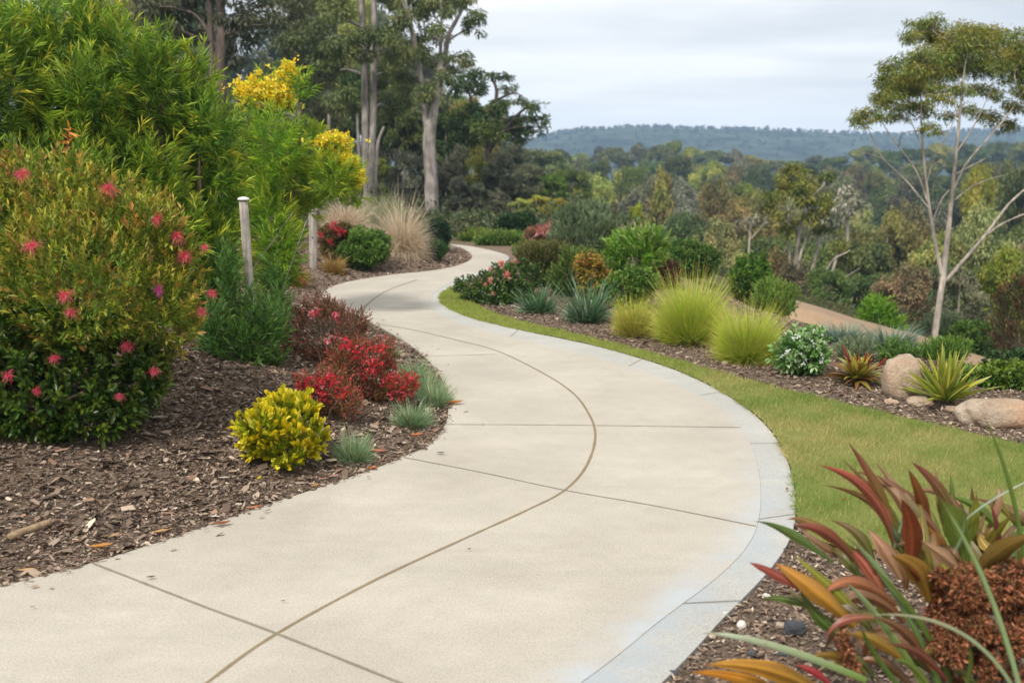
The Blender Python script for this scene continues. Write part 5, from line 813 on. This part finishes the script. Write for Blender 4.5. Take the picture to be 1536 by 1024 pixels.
# feature trees that stand out in the valley
for k, px, yt, w, dp, lb in [('cone1', 992, 244, 96, 62, 'light green peaked tree standing out in the middle of the valley'), ('cone1', 955, 300, 70, 50, 'smaller yellow green tree below the light green peaked one'), ('bush2', 905, 250, 90, 75, 'olive round topped tree in the valley beside the dark bushy one'), ('bush1', 1030, 300, 100, 44, 'dark green bushy tree in the valley dip below the peaked one'), ('brown1', 1085, 262, 110, 66, 'brown tinged broad tree in mid valley'), ('brown1', 1075, 325, 110, 40, 'drab brown thicket tree behind the glossy round bush'), ('bush1', 858, 245, 80, 56, 'blackish green tree at the edge of the wood'), ('umb1', 948, 238, 70, 105, 'small domed grey tree with a thin visible trunk in the valley'), ('bush2', 1335, 300, 130, 48, 'golden olive broad tree behind the pale gum'), ('gum1', 1405, 330, 120, 36, 'olive tree directly behind the pale gum trunk'), ('bush1', 1300, 340, 120, 38, 'dark thicket tree beside the bare leaning stems'), ('bush2', 1485, 290, 150, 40, 'mid green tree behind the long white limb of the gum'), ('bush1', 1540, 215, 140, 55, 'dense dark tree at the photo edge behind the gum limbs'), ('gum1', 1470, 225, 90, 62, 'round crowned tree seen through the gum branches'), ('brown1', 1365, 395, 120, 27, 'brown dry scrubby thicket beyond the lime bush'), ('grey1', 1450, 400, 110, 25, 'grey green scrub tree behind the gum trunk'), ('bush1', 1250, 395, 90, 28, 'dark scrub behind the dirt track'), ('bush2', 1530, 360, 130, 26, 'olive scrub tree behind the red leaved shrub')]:
    stand(k, px, yt, w, dp, lb)
# rows: nearer ones stand lower in the picture
def row(dep, xs, top, wmin, wmax, keys, where, grp, jit=8, dj=.1, step=1.0, wk=1.0):
    x = xs[0]
    while x < xs[1]:
        w = rngT.uniform(wmin, wmax) * wk; k = keys[rngT.integers(0, len(keys))]; d = dep * rngT.uniform(1 - dj, 1 + dj); stand(k, x, np.interp(x, top[0], top[1]) + rngT.uniform(-jit, jit), w, d, TONE[k] + ' ' + where, grp + ', ' + TONE[k]); x += w * .52 * step
row(215, (800, 1700), ([800, 830, 900, 950, 990, 1040, 1090, 1140, 1190, 1240, 1290, 1340, 1700], [222, 222, 216, 210, 210, 214, 220, 232, 240, 232, 218, 214, 205]), 34, 56, ['gum2', 'gum1', 'umb1', 'bush1', 'grey1'], 'on the far ridge below the blue hill', 'ridge trees', 6, wk=1.25)
row(150, (790, 1700), ([790, 900, 1000, 1100, 1200, 1300, 1700], [236, 234, 228, 240, 256, 240, 226]), 44, 66, ['gum2', 'gum1', 'bush1', 'grey1', 'brown1'], 'lower on the ridge slope', 'ridge slope trees', 7, wk=1.3)
row(105, (780, 1720), ([780, 900, 1000, 1100, 1200, 1300, 1700], [258, 256, 256, 262, 280, 262, 246]), 54, 84, ['gum1', 'bush2', 'bush1', 'grey1', 'gum3'], 'across the middle of the valley', 'mid valley trees', 9, wk=1.3)
row(75, (800, 1720), ([800, 900, 1000, 1150, 1300, 1700], [272, 285, 296, 292, 300, 270]), 66, 100, ['bush2', 'bush1', 'gum1', 'brown1', 'grey1'], 'on the near valley side', 'near valley trees', 10, wk=1.3)
row(50, (810, 1740), ([810, 900, 1000, 1150, 1300, 1700], [290, 310, 330, 330, 345, 300]), 76, 112, ['bush1', 'bush2', 'grey1', 'brown1'], 'at the foot of the garden slope', 'slope foot trees', 10, wk=1.3)
row(33, (1060, 1760), ([1060, 1300, 1760], [360, 400, 350]), 80, 110, ['bush1', 'bush2', 'grey1', 'brown1'], 'just below the sandy track', 'trees under the track', 12)
# the wood on the flat, closing the view
row(52, (150, 760), ([150, 290, 330, 400, 470, 520, 600, 680, 760], [-100, -40, 40, 130, -10, -60, 50, 130, 180]), 90, 130, ['bush1', 'gum2', 'grey1', 'bush2'], 'deep in the tall wood', 'wood trees behind', 16, .08)
row(43, (300, 700), ([300, 400, 450, 520, 600, 690], [140, 190, 90, 60, 120, 170]), 80, 120, ['bush1', 'grey1', 'gum2'], 'in the shade of the tall eucalyptus trunks', 'wood trees between the trunks', 16, .06)
row(34, (430, 830), ([430, 520, 600, 680, 760, 830], [270, 240, 235, 220, 225, 255]), 56, 84, ['bush2', 'grey1', 'bush1'], 'low at the wood edge behind the path end', 'wood edge thicket', 12, .05)
row(28, (690, 860), ([690, 860], [270, 300]), 50, 70, ['bush2', 'grey1'], 'in front of the wood at the path end', 'path end thicket', 10, .04)
row(95, (-150, 820), ([-150, 280, 330, 395, 410, 450, 520, 590, 680, 820], [-80, -60, 0, 60, 100, -40, -80, 20, 130, 215]), 90, 140, ['gum2', 'bush1', 'gum3'], 'at the back of the wood', 'back wood trees', 18, .06)

# ground cover on the slope and at the edge of the wood
def cover():
    rng = np.random.default_rng(55); g = Geo(); n = 7000; px = rng.uniform(-100, 1640, n * 2); dp = rng.uniform(10, 48, n * 2); b = CAM + (FW + RT * (px[:, None] - 768) / FPX) * dp[:, None]; x, y = b[:, 0], b[:, 1]; dx = x - np.interp(y, XB[:, 0], XB[:, 1]); ok = ((dx > 2.9) | (y > 22)) & ~inside(TRACK, x, y); x, y = x[ok][:n], y[ok][:n]; n = len(x); z = hz(x, y); q = 46
    s = rng.uniform(.12, .38, n) * np.clip(y / 18, .7, 1.4); tone = np.array([lin(80, 94, 46), lin(66, 84, 44), lin(98, 100, 56), lin(104, 92, 62), lin(86, 100, 72)])[rng.integers(0, 5, n)] * rng.uniform(.7, 1.2, (n, 1)); s = s * np.where(y < 22, .45, 1.0); S = np.repeat(s, q); p = np.repeat(np.stack([x, y, z], 1), q, 0) + np.abs(rng.normal(0, .55, (n * q, 3))) * np.sign(rng.normal(0, 1, (n * q, 3)) + [0, 0, 9]) * S[:, None] * [1, 1, .8]; d = unit(rng.normal(0, .9, (n * q, 3)) + [0, 0, .5])
    leaves(g, p, d, S * rng.uniform(.18, .42, n * q), S * .14, np.repeat(tone, q, 0) * rng.uniform(.8, 1.2, (n * q, 1)), rng); tag(g.build('undergrowth', M_LEAF), 'low mixed green and brown undergrowth on the slope and wood floor', 'undergrowth', kind='stuff')
cover()
